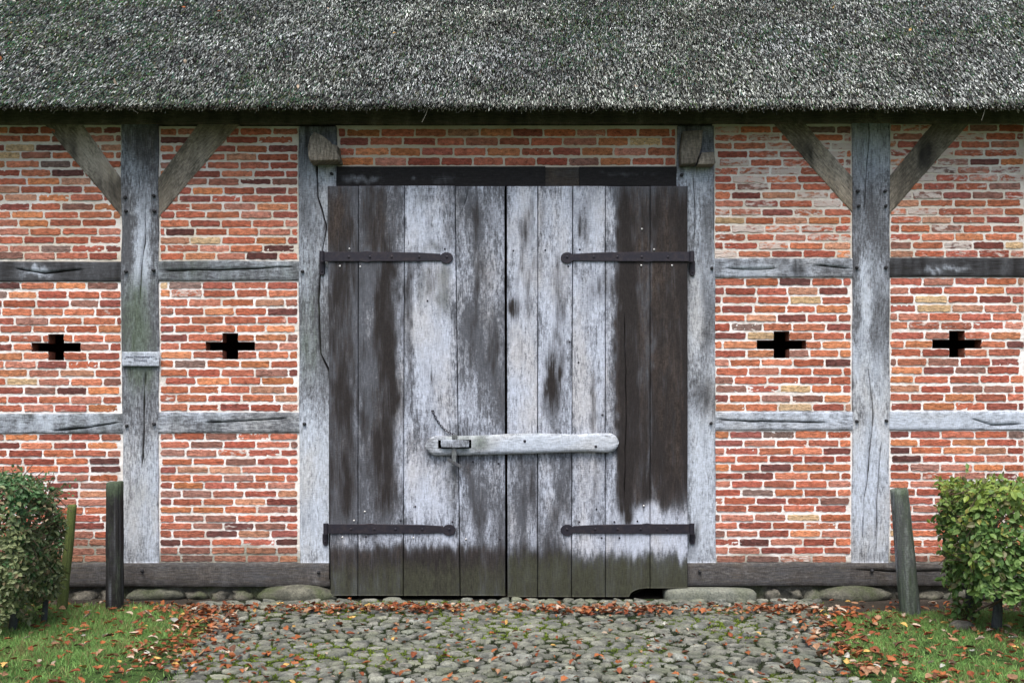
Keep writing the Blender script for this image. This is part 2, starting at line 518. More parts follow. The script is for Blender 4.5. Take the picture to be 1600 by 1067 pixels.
def stone(acc, c, r, seed, col=(0.5, 0.5, 0.5), n1=18, n2=12, flat=2.6, lump=0.16):
    th = np.linspace(0, 2 * math.pi, n1, endpoint=False); ph = np.linspace(-math.pi / 2, math.pi / 2, n2)
    T, P = np.meshgrid(th, ph)
    def se(x, p): return np.sign(x) * np.abs(x) ** (2.0 / p)
    X = se(np.cos(P), flat) * se(np.cos(T), flat); Y = se(np.cos(P), flat) * se(np.sin(T), flat); Z = se(np.sin(P), flat)
    k = 1 + lump * 2 * (fbm(X * 1.6 + Z * 0.7 + seed * 3.1, Y * 1.6 + Z * 1.3 + seed, 3, seed) - 0.5)
    V = np.stack([X * k * r[0] + c[0], Y * k * r[1] + c[1], Z * k * r[2] + c[2]], -1).reshape(-1, 3)
    I = np.arange(n2)[:, None] * n1 + np.arange(n1)[None]; I2 = np.roll(I, -1, 1)
    q = np.stack([I[:-1], I2[:-1], I2[1:], I[1:]], -1).reshape(-1, 4)
    acc.add(V, [q], None, (*col, 0))


# ================================================================== THE BARN
barn = bpy.data.objects.new("barn", None); COL.objects.link(barn)
tag(barn, "half-timbered red brick barn with grey thatch and large wooden double doors", "barn")

Y_POST, Y_RAIL, Y_BACK = -0.022, -0.016, 0.14

# ---------------------------------------------------------------- brick panels
BRICK_COLS = [((0.40, 0.105, 0.052), 26), ((0.46, 0.135, 0.058), 18), ((0.34, 0.080, 0.048), 18), ((0.52, 0.18, 0.065), 10), ((0.42, 0.155, 0.10), 12),
              ((0.22, 0.058, 0.044), 7), ((0.13, 0.046, 0.040), 3), ((0.26, 0.115, 0.085), 8), ((0.46, 0.21, 0.12), 5), ((0.50, 0.33, 0.17), 1.3), ((0.20, 0.125, 0.105), 1.5)]
_bw = np.array([b[1] for b in BRICK_COLS], float); _bw /= _bw.sum()


def brick(acc, x0, x1, z0, z1, rng, col, proud, split=None):
    """one hand-made brick: ragged outline, slightly domed face"""
    w, h = x1 - x0, z1 - z0
    nx, nz = max(2, int(w / 0.024)), 3
    r = min(0.008, w * 0.2)
    top = [(x0 + r + (w - 2 * r) * i / nx, z1) for i in range(nx + 1)]
    right = [(x1, z1 - r - (h - 2 * r) * i / nz) for i in range(nz + 1)]
    bot = [(x1 - r - (w - 2 * r) * i / nx, z0) for i in range(nx + 1)]
    left = [(x0, z0 + r + (h - 2 * r) * i / nz) for i in range(nz + 1)]
    P = np.array(top + right + bot + left)
    n = len(P)
    P += rng.normal(0, 0.0021, P.shape)
    # sag / tilt
    tl = rng.normal(0, 0.006)
    P[:, 1] += (P[:, 0] - (x0 + x1) / 2) * tl
    c = P.mean(0)
    rings = [(1.0, 0.012), (0.995, -proud * 0.35), (0.94, -proud)]
    V = []
    for k, y in rings:
        Q = c + (P - c) * np.array([1 - (1 - k) * 0.35, k])
        V.append(np.c_[Q[:, 0], np.full(n, y) + (rng.normal(0, 0.0012, n) if y < 0 else 0), Q[:, 1]])
    V.append(np.array([[c[0], -proud - 0.001, c[1]]]))
    V = np.vstack(V)
    i = np.arange(n); j = (i + 1) % n
    q = np.vstack([np.c_[i, j, j + n, i + n], np.c_[i + n, j + n, j + 2 * n, i + 2 * n]])
    t_ = np.c_[i + 2 * n, j + 2 * n, np.full(n, 3 * n)]
    acc.add(V, [q, t_], None, col, 1)


def brick_panel(x0, x1, y0, y1, rows, seed, hole=None, white=0.0, tan=0.0, dirt_rows=0, maxrow_tint=None):
    rng = np.random.RandomState(seed)
    acc = Acc()
    X0, Z1 = px(x0, y0); X1, Z0 = px(x1, y1)
    ph = (Z1 - Z0) / rows
    ho = None
    if hole:
        hx = px(hole, 0)[0]
        kc = rows - 1 - 7                                   # rows counted upward here
        zc0 = Z0 + kc * ph
        ho = dict(h=(hx - 0.205, hx + 0.205), v=(hx - 0.066, hx + 0.066), z=[zc0 - ph, zc0, zc0 + ph, zc0 + 2 * ph])
    ext = 0.012
    # mortar sheet, slightly lumpy, with the cross left open
    xs = [X0 - ext, X1 + ext]; zs = [Z0 - ext, Z1 + ext]
    if ho: xs += [*ho['h'], *ho['v']]; zs += ho['z']
    xs = sorted(xs); zs = sorted(zs)
    def sub(a):
        o = []
        for p, q in zip(a[:-1], a[1:]):
            n = max(1, int((q - p) / 0.0125)); o += [p + (q - p) * i / n for i in range(n)]
        return np.array(o + [a[-1]])
    gx, gz = sub(xs), sub(zs)
    GX, GZ = np.meshgrid(gx, gz)
    NZ = fbm(GX * 60, GZ * 60, 2, seed) - 0.5
    GY = -0.0022 - NZ * 0.006
    V = np.stack([GX, GY, GZ], -1).reshape(-1, 3)
    nx = len(gx); I = np.arange(len(gz))[:, None] * nx + np.arange(nx)[None]
    q = np.stack([I[:-1, :-1], I[:-1, 1:], I[1:, 1:], I[1:, :-1]], -1).reshape(-1, 4)
    cx = (GX[:-1, :-1] + GX[1:, 1:]).ravel() / 2; cz = (GZ[:-1, :-1] + GZ[1:, 1:]).ravel() / 2
    if ho:
        inh = (cx > ho['h'][0]) & (cx < ho['h'][1]) & (cz > ho['z'][1]) & (cz < ho['z'][2])
        inv = (cx > ho['v'][0]) & (cx < ho['v'][1]) & (cz > ho['z'][0]) & (cz < ho['z'][3])
        q = q[~(inh | inv)]
    col = np.zeros((len(V), 4))
    col[:, 0] = np.clip(tan + (fbm(V[:, 0] * 3, V[:, 2] * 3, 3, seed + 2) - 0.5) * 0.9 * (tan > 0), 0, 1)
    if dirt_rows:
        hgt = (V[:, 2] - Z0) / ph + (fbm(V[:, 0] * 5, V[:, 2] * 5, 3, seed + 4) - 0.5) * 2.4
        col[:, 1] = (1 - sstep(hgt, dirt_rows - 1.2, dirt_rows + 0.9)) * 0.8
    acc.add(V, [q], None, col, 0)
    if ho:   # the reveals of the opening, one brick deep
        (ha, hb), (va, vb), (z0, z1, z2, z3) = ho['h'], ho['v'], ho['z']
        ring = [(va, z0), (vb, z0), (vb, z1), (hb, z1), (hb, z2), (vb, z2), (vb, z3), (va, z3), (va, z2), (ha, z2), (ha, z1), (va, z1)]
        n = len(ring)
        Vr = np.vstack([[(a, -0.002, b) for a, b in ring], [(a, 0.13, b) for a, b in ring]])
        i = np.arange(n); j = (i + 1) % n
        acc.add(Vr, [np.c_[i, i + n, j + n, j]], None, (0.22, 0.085, 0.055, 0.1), 1)
    # bricks
    BL = 50.0 / S0
    edge = 0.012
    for k in range(rows):
        za, zb = Z0 + k * ph + ph * 0.128, Z0 + (k + 1) * ph - ph * 0.128
        sh = rng.normal(0, 0.0025); za += sh; zb += sh
        start = X0 + edge - BL * (0.5 if k % 2 else 0.0) - BL * rng.choice([0.0, 0.25, 0.22, 0.75]) * (rng.rand() < 0.55) + rng.normal(0, 0.012)
        x = start; spans = []
        while x < X1 - edge:
            L = BL * (1 + rng.normal(0, 0.045))
            a, b = max(x, X0 + edge), min(x + L - 0.0155, X1 - edge)
            if b - a > 0.028: spans.append([a, b])
            x += L
        if ho:
            cutx = None
            zc = (za + zb) / 2
            if ho['z'][1] < zc < ho['z'][2]: cutx = ho['h']
            elif ho['z'][0] < zc < ho['z'][3]: cutx = ho['v']
            if cutx:
                ns = []
                for a, b in spans:
                    if b <= cutx[0] or a >= cutx[1]: ns.append([a, b])
                    else:
                        if cutx[0] - a > 0.03: ns.append([a, cutx[0] + 0.001])
                        if b - cutx[1] > 0.03: ns.append([cutx[1] - 0.001, b])
                # stretch the last bricks up to the opening
                lf = [s for s in ns if s[1] <= cutx[0] + 0.01]; rt = [s for s in ns if s[0] >= cutx[1] - 0.01]
                if lf: max(lf, key=lambda s: s[1])[1] = cutx[0] + 0.001
                if rt: min(rt, key=lambda s: s[0])[0] = cutx[1] - 0.001
                spans = ns
        for a, b in spans:
            c = np.array(BRICK_COLS[rng.choice(len(BRICK_COLS), p=_bw)][0]) * rng.uniform(0.78, 1.32); c = c * 0.88 + c.mean() * rng.uniform(0.08, 0.24)
            if k < dirt_rows:
                c = c * 0.45 + np.array([0.19, 0.13, 0.105]) * 0.55
            wv = np.clip(rng.normal(0.12 + white, 0.28), 0, 1.1) if rng.rand() < 0.38 + white * 0.6 else 0.0
            brick(acc, a, b, za + rng.normal(0, 0.0015), zb + rng.normal(0, 0.0015), rng, (*c, wv), max(0.0035, 0.0072 + rng.normal(0, 0.002)))
    return acc.build("brick_panel", [M_MORTAR, M_BRICK], barn)


# x ranges of the bays (photo columns), the two outermost lie beyond the frame
BAYS = [(-290, -73, 'L2'), (-15, 191, 'L'), (249, 467, 'M'), (1115, 1331, 'R'), (1389, 1601, 'R2'), (1659, 1876, 'R3')]
CROSS = {'L2': None, 'L': 88, 'M': 360, 'R': 1221, 'R2': 1495, 'R3': None}
UPPER = {'L2': (200, 408), 'L': (198, 408), 'M': (200, 408), 'R': (196, 403), 'R2': (194, 403), 'R3': (194, 403)}
MIDDLE = {'L2': (440, 645), 'L': (440, 645), 'M': (439, 643), 'R': (434, 643), 'R2': (433, 642), 'R3': (433, 642)}
LOWER = {'L2': (677, 879), 'L': (677, 879), 'M': (676, 879), 'R': (672, 879), 'R2': (672, 879), 'R3': (672, 879)}
for k, (xa, xb, nm) in enumerate(BAYS):
    wht = 0.62 if nm in ('R', 'R2', 'R3') else 0.05
    brick_panel(xa, xb, *UPPER[nm], 16, 100 + k, white=wht, tan=0.42)  # tan mortar here is the shade below the eave, put into the colour
    brick_panel(xa, xb, *MIDDLE[nm], 15, 200 + k, hole=CROSS[nm], white=0.05, tan=0.0)
    brick_panel(xa, xb, *LOWER[nm], 16, 300 + k, white=0.0, tan=0.0, dirt_rows=3 if nm in ('L2', 'L') else (2 if nm == 'M' else 1))
brick_panel(527, 1057, 199, 260, 4, 401, white=0.12, tan=0.75)  # strongest tan: eave shade over the lintel painted into the mortar

# ---------------------------------------------------------------- oak frame
posts = {}
def post(key, x0, x1, y0, y1, mask, xb0=None, xb1=None, **kw):
    posts[key] = timber("post", qpx(x0, x1, y0, y1, 0.0, True, xb0, xb1), Y_POST, Y_BACK, mask, barn, **kw)

post('a', -73, -15, 192, 879, mask_fn((0.15, 0.45, 0.1, 0), seed=1), seed=1, wob=0.012)
post('b', 190, 249, 190, 879, mask_fn((0.16, 0.30, 0.05, 0.02), [
    (3, 0.55, 180, 260, 180, 275, 15, 40), (0, 0.25, 180, 260, 180, 240, 15, 30),  # brown and dark at the post's top: eave shade painted in
    (1, 0.75, 214, 233, 335, 445, 7, 25), (1, -0.35, 190, 212, 300, 420, 8, 30),
    (2, 0.75, 196, 240, 440, 615, 12, 30), (1, -0.1, 180, 260, 440, 600, 10, 30),
    (1, 0.55, 180, 260, 690, 880, 10, 50), (0, -0.2, 180, 260, 690, 880, 10, 50), (2, 0.25, 200, 235, 740, 800, 10, 20)], seed=2),
    xb0=193, xb1=249, seed=2, wob=0.014, cracks=[([(0.18, 0.68), (0.26, 0.66), (0.33, 0.55), (0.42, 0.5)], 0.0035), ([(0.55, 0.66), (0.68, 0.60), (0.80, 0.52)], 0.0045)])
post('c', 467, 527, 199, 879, mask_fn((0.12, 0.45, 0.05, 0), [
    (3, 0.4, 460, 530, 190, 255, 10, 30), (0, 0.35, 460, 530, 190, 262, 10, 20), (1, 0.3, 495, 530, 260, 350, 8, 30), (0, 0.35, 468, 492, 290, 370, 8, 30),
    (2, 0.35, 466, 500, 440, 600, 8, 40), (1, -0.15, 466, 530, 420, 600, 10, 30), (0, 0.3, 493, 513, 470, 600, 6, 30),
    (1, 0.55, 460, 530, 660, 880, 10, 50), (3, 0.4, 498, 516, 345, 372, 6, 8), (0, 0.3, 470, 500, 795, 835, 8, 14)], seed=3),
    xb0=469, xb1=529, seed=3, wob=0.012, cracks=[([(0.02, 0.45), (0.16, 0.5), (0.23, 0.72), (0.27, 0.62), (0.40, 0.5), (0.52, 0.56), (0.56, 0.78), (0.62, 0.85)], 0.004), ([(0.62, 0.82), (0.75, 0.80), (0.86, 0.66), (0.94, 0.86)], 0.004)])
post('d', 1057, 1115, 198, 879, mask_fn((0.14, 0.50, 0.0, 0), [
    (0, 0.45, 1055, 1118, 190, 262, 10, 18), (3, 0.3, 1055, 1118, 195, 290, 10, 18), (0, 0.35, 1097, 1116, 290, 430, 6, 30), (1, 0.3, 1080, 1098, 420, 560, 6, 30),
    (0, 0.3, 1096, 1116, 430, 540, 6, 20), (0, 0.4, 1086, 1110, 590, 650, 7, 16), (1, 0.45, 1078, 1120, 670, 880, 10, 50), (0, 0.5, 1075, 1092, 815, 870, 6, 14), (3, 0.45, 1080, 1100, 400, 430, 8, 8)], seed=4),
    xb1=1118, seed=4, wob=0.012, cracks=[([(0.10, 0.45), (0.2, 0.5), (0.3, 0.45)], 0.002)])
post('e', 1331, 1390, 190, 879, mask_fn((0.24, 0.22, 0.0, 0.0), [
    (3, 0.3, 1320, 1400, 180, 262, 12, 30), (1, 0.55, 1320, 1400, 180, 270, 12, 30), (2, 0.35, 1320, 1400, 195, 255, 12, 24),
    (1, 0.9, 1343, 1356, 400, 530, 5, 25), (1, 0.35, 1362, 1386, 390, 460, 8, 20), (0, 0.2, 1358, 1390, 440, 560, 8, 40),
    (1, 0.5, 1320, 1400, 560, 660, 12, 40), (1, 0.75, 1320, 1400, 660, 880, 12, 50), (0, -0.25, 1320, 1400, 620, 880, 12, 50)], seed=5),
    xb1=1388, seed=5, wob=0.010, cracks=[([(0.03, 0.45), (0.12, 0.36), (0.22, 0.30)], 0.0025), ([(0.55, 0.42), (0.66, 0.56), (0.80, 0.42), (0.90, 0.24), (0.985, 0.30)], 0.0035), ([(0.72, 0.80), (0.86, 0.66), (0.985, 0.66)], 0.003)])
post('f', 1601, 1659, 190, 879, mask_fn((0.15, 0.5, 0, 0), seed=6), seed=6, wob=0.012)

def rail(x0, x1, y0, y1, mask, seed, **kw):
    return timber("rail", qpx(x0 - 2, x1 + 2, y0, y1, 0.0, False), Y_RAIL, Y_BACK - 0.01, mask, barn, seed=seed, **kw)

rail(-290, -73, 409, 440, mask_fn((0.3, 0.2, 0, 0), seed=10), 10)
rail(-15, 191, 409, 440, mask_fn((0.62, 0.05, 0, 0.1), [(1, 0.9, 40, 80, 418, 434, 14, 4), (0, -0.4, 40, 85, 416, 436, 14, 4)], seed=11), 11, cracks=[([(0.2, 0.35), (0.42, 0.6), (0.7, 0.4)], 0.003)])
rail(249, 467, 408, 439, mask_fn((0.15, 0.30, 0.28, 0.0), [(0, 0.3, 250, 330, 405, 418, 20, 4)], seed=12), 12, cracks=[([(0.05, 0.5), (0.5, 0.45), (0.95, 0.3)], 0.0025)])
rail(1115, 1331, 404, 434, mask_fn((0.22, 0.35, 0.0, 0.05), [(0, 0.45, 1230, 1262, 412, 428, 12, 4), (1, 0.35, 1140, 1240, 415, 434, 20, 5), (0, 0.3, 1115, 1160, 404, 412, 14, 4)], seed=13), 13, cracks=[([(0.1, 0.5), (0.3, 0.6), (0.45, 0.55)], 0.002), ([(0.72, 0.35), (0.8, 0.4), (0.97, 0.55)], 0.003)])
rail(1389, 1601, 403, 433, mask_fn((0.72, 0.0, 0, 0.1), [(1, 0.7, 1440, 1520, 418, 426, 20, 3), (0, -0.3, 1440, 1520, 418, 426, 20, 3)], seed=14), 14)
rail(1659, 1876, 403, 433, mask_fn((0.4, 0.2, 0, 0), seed=15), 15)
rail(-290, -73, 646, 677, mask_fn((0.2, 0.4, 0.1, 0), seed=16), 16)
rail(-15, 191, 646, 677, mask_fn((0.10, 0.42, 0.25, 0.0), [(1, 0.4, 40, 100, 650, 668, 14, 4), (0, 0.7, 50, 60, 654, 662, 3, 3)], seed=17), 17, cracks=[([(0.5, 0.85), (0.75, 0.7), (0.97, 0.45)], 0.003)])
rail(249, 470, 644, 676, mask_fn((0.10, 0.40, 0.16, 0.0), [], seed=18), 18, cracks=[([(0.35, 0.5), (0.6, 0.4), (0.9, 0.3)], 0.002)])
rail(1114, 1331, 643, 672, mask_fn((0.05, 0.66, 0.0, 0.06), [], seed=19), 19, cracks=[([(0.04, 0.42), (0.25, 0.5), (0.5, 0.55), (0.8, 0.6)], 0.003)])
rail(1389, 1601, 642, 672, mask_fn((0.0, 0.85, 0.0, 0.0), [], seed=20), 20, cracks=[([(0.6, 0.4), (0.75, 0.75), (0.95, 0.7)], 0.0018)])
rail(1659, 1876, 642, 672, mask_fn((0.1, 0.6, 0, 0), seed=21), 21)

# curved-looking straight braces between posts and wall plate
def brace(c, mask, seed, mat=M_TAN, yf=-0.013, **kw):
    return timber("brace", [px(*p) for p in c], yf, Y_BACK - 0.02, mask, barn, mat, seed=seed, wob=0.007, **kw)

mb_l = mask_fn((0.12, 0.40, 0.05, 0.0), [(0, 0.5, 120, 195, 275, 345, 14, 14), (0, 0.4, 70, 130, 210, 290, 14, 14), (1, 0.45, 110, 192, 195, 275, 14, 14)], seed=30)
brace([(68, 192), (127, 192), (193, 342), (193, 284)], mb_l, 30)
brace([(312, 192), (377, 192), (247, 281), (247, 342)], mask_fn((0.10, 0.40, 0.1, 0.3), [(1, 0.2, 290, 350, 200, 260, 20, 20), (0, 0.3, 249, 275, 300, 345, 8, 14)], seed=31), 31)
brace([(1206, 192), (1256, 192), (1333, 335), (1333, 279)], mask_fn((0.14, 0.38, 0.05, 0.2), [(0, 0.6, 1248, 1272, 225, 262, 8, 12), (1, 0.3, 1270, 1330, 240, 320, 14, 20)], seed=32), 32)
brace([(1460, 190), (1517, 190), (1387, 279), (1387, 338)], mask_fn((0.16, 0.34, 0.05, 0.3), [(0, 0.7, 1430, 1456, 220, 262, 6, 14), (0, 0.35, 1470, 1515, 190, 215, 10, 12)], seed=33), 33)
# light raking brace flanks (pale mortar bedding beside the braces)
acc = Acc()

# sill beams, wall plate, lintel
timber("sill_beam", qpx(-300, 516, 879, 916, 0.02, False), -0.034, 0.2, mask_fn((0.30, 0.16, 0.08, 0.62), [(0, 0.25, -300, 520, 905, 916, 20, 5)], seed=40, amp=0.22), barn, seed=40, wob=0.004, step=0.03)
timber("sill_beam", qpx(1074, 1890, 879, 915, 0.02, False), -0.034, 0.2, mask_fn((0.30, 0.16, 0.08, 0.62), [(0, 0.2, 1070, 1890, 905, 916, 20, 5)], seed=41, amp=0.22), barn, seed=41, wob=0.004, step=0.03, cracks=[([(0.32, 0.3), (0.4, 0.38), (0.52, 0.35)], 0.002)])
timber("wall_plate", [(-5.9, 4.12), (-5.9, px(0, 196)[1]), (5.9, 4.12), (5.9, px(0, 194)[1])], -0.045, 0.2, mask_fn((0.5, 0.12, 0.04, 0.35), seed=42), barn, M_TAN, seed=42, wob=0.006, step=0.04)
acc = Acc()
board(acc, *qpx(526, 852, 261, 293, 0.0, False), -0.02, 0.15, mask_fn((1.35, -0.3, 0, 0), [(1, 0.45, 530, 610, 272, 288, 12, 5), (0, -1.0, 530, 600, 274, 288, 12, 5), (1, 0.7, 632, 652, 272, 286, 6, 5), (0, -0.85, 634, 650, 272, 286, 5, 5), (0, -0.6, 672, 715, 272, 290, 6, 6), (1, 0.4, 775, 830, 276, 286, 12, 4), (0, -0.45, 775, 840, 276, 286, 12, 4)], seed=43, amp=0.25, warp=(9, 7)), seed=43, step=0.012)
board(acc, *qpx(852, 905, 262, 293, 0.0, False), -0.016, 0.15, mask_fn((0.45, 0.0, 0, 0.8), seed=44), seed=44, step=0.012)
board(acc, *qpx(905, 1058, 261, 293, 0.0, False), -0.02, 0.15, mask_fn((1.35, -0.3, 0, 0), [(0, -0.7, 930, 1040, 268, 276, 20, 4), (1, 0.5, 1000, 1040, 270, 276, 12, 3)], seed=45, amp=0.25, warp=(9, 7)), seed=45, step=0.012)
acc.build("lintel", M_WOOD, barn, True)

# pegs: each an oak peg of its own, on its post
peg_me = None
def add_peg(x, y, par, yf=Y_POST, r=0.0135):
    global peg_me
    X, Z = px(x, y)
    if peg_me is None:
        a = Acc()
        n = 10; ang = np.linspace(0, 2 * math.pi, n, endpoint=False)
        V = []
        for rr, yy in ((1, 0.02), (1.0, -0.016), (0.86, -0.024), (0.0, -0.026)):
            jit = 1 + 0.12 * np.sin(ang * 2 + 1)
            V.append(np.c_[np.cos(ang) * r * rr * jit, np.full(n, yy), np.sin(ang) * r * rr * jit])
        V = np.vstack(V); I = np.arange(4)[:, None] * n + np.arange(n)[None]; I2 = np.roll(I, -1, 1)
        a.add(V, [np.stack([I[:-1], I2[:-1], I2[1:], I[1:]], -1).reshape(-1, 4)], np.c_[V[:, 0], V[:, 2]], (0.75, 0.0, 0.0, 0.2))
        o = a.build("peg", M_WOOD, par, True); peg_me = o.data
    else:
        o = bpy.data.objects.new("peg", peg_me); COL.objects.link(o); o.parent = par
    o.location = (X, yf, Z); o.rotation_euler = (0, random.uniform(0, 6), random.uniform(-0.15, 0.15))

for x, y, k in [(198, 310, 'b'), (242, 307, 'b'), (199, 331, 'b'), (243, 331, 'b'), (199, 425, 'b'), (242, 423, 'b'), (200, 665, 'b'), (243, 662, 'b'),
                (1338, 300, 'e'), (1381, 300, 'e'), (1340, 323, 'e'), (1382, 323, 'e'), (1337, 419, 'e'), (1382, 419, 'e'), (1337, 658, 'e'), (1383, 657, 'e'),
                (474, 425, 'c'), (477, 662, 'c'), (519, 273, 'c'), (1111, 420, 'd'), (1110, 661, 'd'), (1064, 275, 'd')]:
    add_peg(x, y, posts[k])
sills = [o for o in bpy.data.objects if o.name.startswith("sill_beam")]
for x, y, s in [(225, 890, 0), (499, 892, 0), (1092, 891, 1), (1360, 890, 1)]:
    add_peg(x, y, sills[s], -0.034, 0.014)

# projecting tie-beam ends beside the lintel
acc = Acc()
def rough_block(acc, outl, d, yb, seed, mask):
    """projecting beam end: outline in photo pixels at depth d, hewn and uneven"""
    P = np.array([px(x, y, d) for x, y in outl]); rng = np.random.RandomState(seed)
    n = len(P); c = P.mean(0)
    rings = [(1.0, yb), (1.0, -d * 0.55), (1.0, -d + 0.012), (0.93, -d)]
    V = np.vstack([np.c_[c[0] + (P[:, 0] - c[0]) * k + rng.normal(0, 0.002, n), np.full(n, y) + (rng.normal(0, 0.004, n) if y > -d + 0.001 and y < yb else 0), c[1] + (P[:, 1] - c[1]) * k] for k, y in rings] + [[[c[0], -d - 0.004, c[1]]]])
    I = np.arange(4)[:, None] * n + np.arange(n)[None]; I2 = np.roll(I, -1, 1)
    q = np.stack([I[:-1], I2[:-1], I2[1:], I[1:]], -1).reshape(-1, 4)
    tr = np.c_[I[3], I2[3], np.full(n, 4 * n)]
    acc.add(V, [q[:, ::-1], tr[:, ::-1]], np.c_[V[:, 0] * 1.0 + V[:, 1] * 0.6, V[:, 2] * 0.6 + seed], mask(V))

rough_block(acc, [(490, 206), (501, 210), (516, 221), (519, 225), (527, 227), (527, 238), (531, 248), (529, 251), (484, 252), (481, 244), (481, 229), (485, 214)][::-1], 0.18, 0.05, 3, mask_fn((0.1, 0.4, 0.1, 0.25), seed=50))
acc.build("beam_end", M_TAN, barn)
acc = Acc()
rough_block(acc, [(1068, 205), (1098, 203), (1096, 230), (1092, 243), (1088, 256), (1064, 257), (1063, 238)][::-1], 0.13, 0.05, 4, mask_fn((0.4, 0.25, 0.0, 0.1), [(1, 0.4, 1062, 1094, 232, 260, 6, 6)], seed=51))
rough_block(acc, [(1097, 238), (1116, 237), (1119, 254), (1116, 257), (1091, 257), (1093, 250)][::-1], 0.145, 0.05, 5, mask_fn((0.2, 0.3, 0.1, 0.2), seed=52))
acc.build("beam_end", M_TAN, barn)

# ---------------------------------------------------------------- doors
D_DOOR = 0.075
LB = [
    (0, 0.08, 505, 800, 858, 990, 6, 16), (2, 0.25, 505, 800, 868, 990, 6, 18), (3, 0.2, 505, 800, 850, 990, 6, 10),
    (0, 0.24, 500, 632, 280, 835, 6, 42), (0, 0.2, 505, 800, 850, 990, 6, 8), (1, -0.2, 505, 560, 280, 830, 6, 12),  # stains of the left leaf, (channel, strength, x0,x1,y0,y1,sx,sy): 0 dark 1 pale 2 green 3 brown
    (3, 0.76, 508, 556, 285, 395, 6, 20), (0, 0.25, 508, 556, 340, 395, 8, 30), (0, 0.363, 516, 553, 405, 815, 6, 42), (3, 0.5, 516, 556, 400, 815, 6, 42),
    (3, 0.68, 572, 610, 285, 400, 7, 14), (0, 0.22, 580, 608, 285, 400, 6, 14), (3, 0.35, 556, 575, 285, 340, 8, 20), (1, -0.25, 556, 630, 285, 400, 8, 20), (3, 0.35, 608, 632, 285, 400, 8, 20),
    (1, -0.3, 556, 592, 405, 560, 8, 30), (0, 0.561, 590, 621, 405, 800, 8, 42), (3, 0.55, 585, 622, 405, 810, 8, 42), (1, -0.22, 556, 590, 560, 810, 8, 30), (0, 0.25, 556, 590, 620, 820, 10, 42), (1, 0.3, 556, 566, 500, 815, 4, 40),
    (1, 0.35, 622, 636, 405, 660, 5, 30),
    (1, 0.42, 634, 710, 300, 400, 6, 20), (1, 0.3, 634, 668, 330, 395, 6, 16), (0, 0.33, 690, 708, 350, 392, 7, 14), (2, 0.55, 648, 668, 291, 326, 6, 10), (3, 0.3, 675, 712, 291, 345, 8, 20), (2, 0.5, 660, 690, 380, 396, 8, 6),
    (0, 0.396, 634, 645, 425, 630, 5, 40), (1, 0.5, 640, 706, 405, 560, 8, 24), (2, 0.75, 682, 704, 410, 498, 6, 16), (2, 0.45, 655, 672, 415, 480, 6, 14), (0, 0.35, 664, 684, 420, 470, 6, 14),
    (1, 0.75, 645, 706, 500, 620, 8, 24), (0, 0.33, 674, 690, 500, 560, 7, 14), (0, 0.4, 664, 682, 575, 600, 5, 8),
    (1, 0.5, 632, 714, 620, 690, 8, 24), (1, 0.62, 632, 706, 715, 815, 8, 24), (2, 0.35, 700, 718, 712, 790, 5, 20), (0, 0.25, 700, 716, 712, 780, 5, 42),
    (1, 0.28, 712, 740, 335, 480, 7, 24), (1, 0.16, 758, 786, 295, 380, 8, 24), (0, 0.409, 742, 757, 315, 500, 5, 16), (0, 0.35, 728, 756, 318, 345, 8, 10), (3, 0.18, 755, 790, 300, 480, 8, 20), (1, 0.2, 768, 776, 380, 490, 4, 20), (0, 0.22, 740, 788, 400, 470, 10, 20),
    (1, 0.25, 712, 722, 440, 640, 4, 30), (0, 0.42, 724, 786, 488, 600, 10, 24), (1, -0.15, 720, 789, 470, 600, 8, 20), (1, 0.3, 722, 765, 600, 680, 10, 20), (3, 0.3, 718, 789, 600, 640, 8, 10),
    (3, 0.55, 722, 742, 712, 752, 6, 14), (1, 0.25, 742, 789, 712, 760, 10, 20), (0, 0.45, 738, 782, 755, 850, 10, 24), (1, 0.25, 718, 740, 760, 845, 6, 20),
    (1, 0.35, 556, 722, 834, 850, 10, 8), (0, 0.33, 505, 800, 856, 990, 6, 12), (1, -0.7, 505, 800, 862, 990, 6, 10), (3, 0.5, 505, 800, 852, 900, 6, 8), (2, 0.45, 505, 800, 885, 990, 6, 14), (0, 0.35, 620, 720, 860, 990, 20, 12), (1, 0.5, 698, 710, 840, 892, 4, 10)]
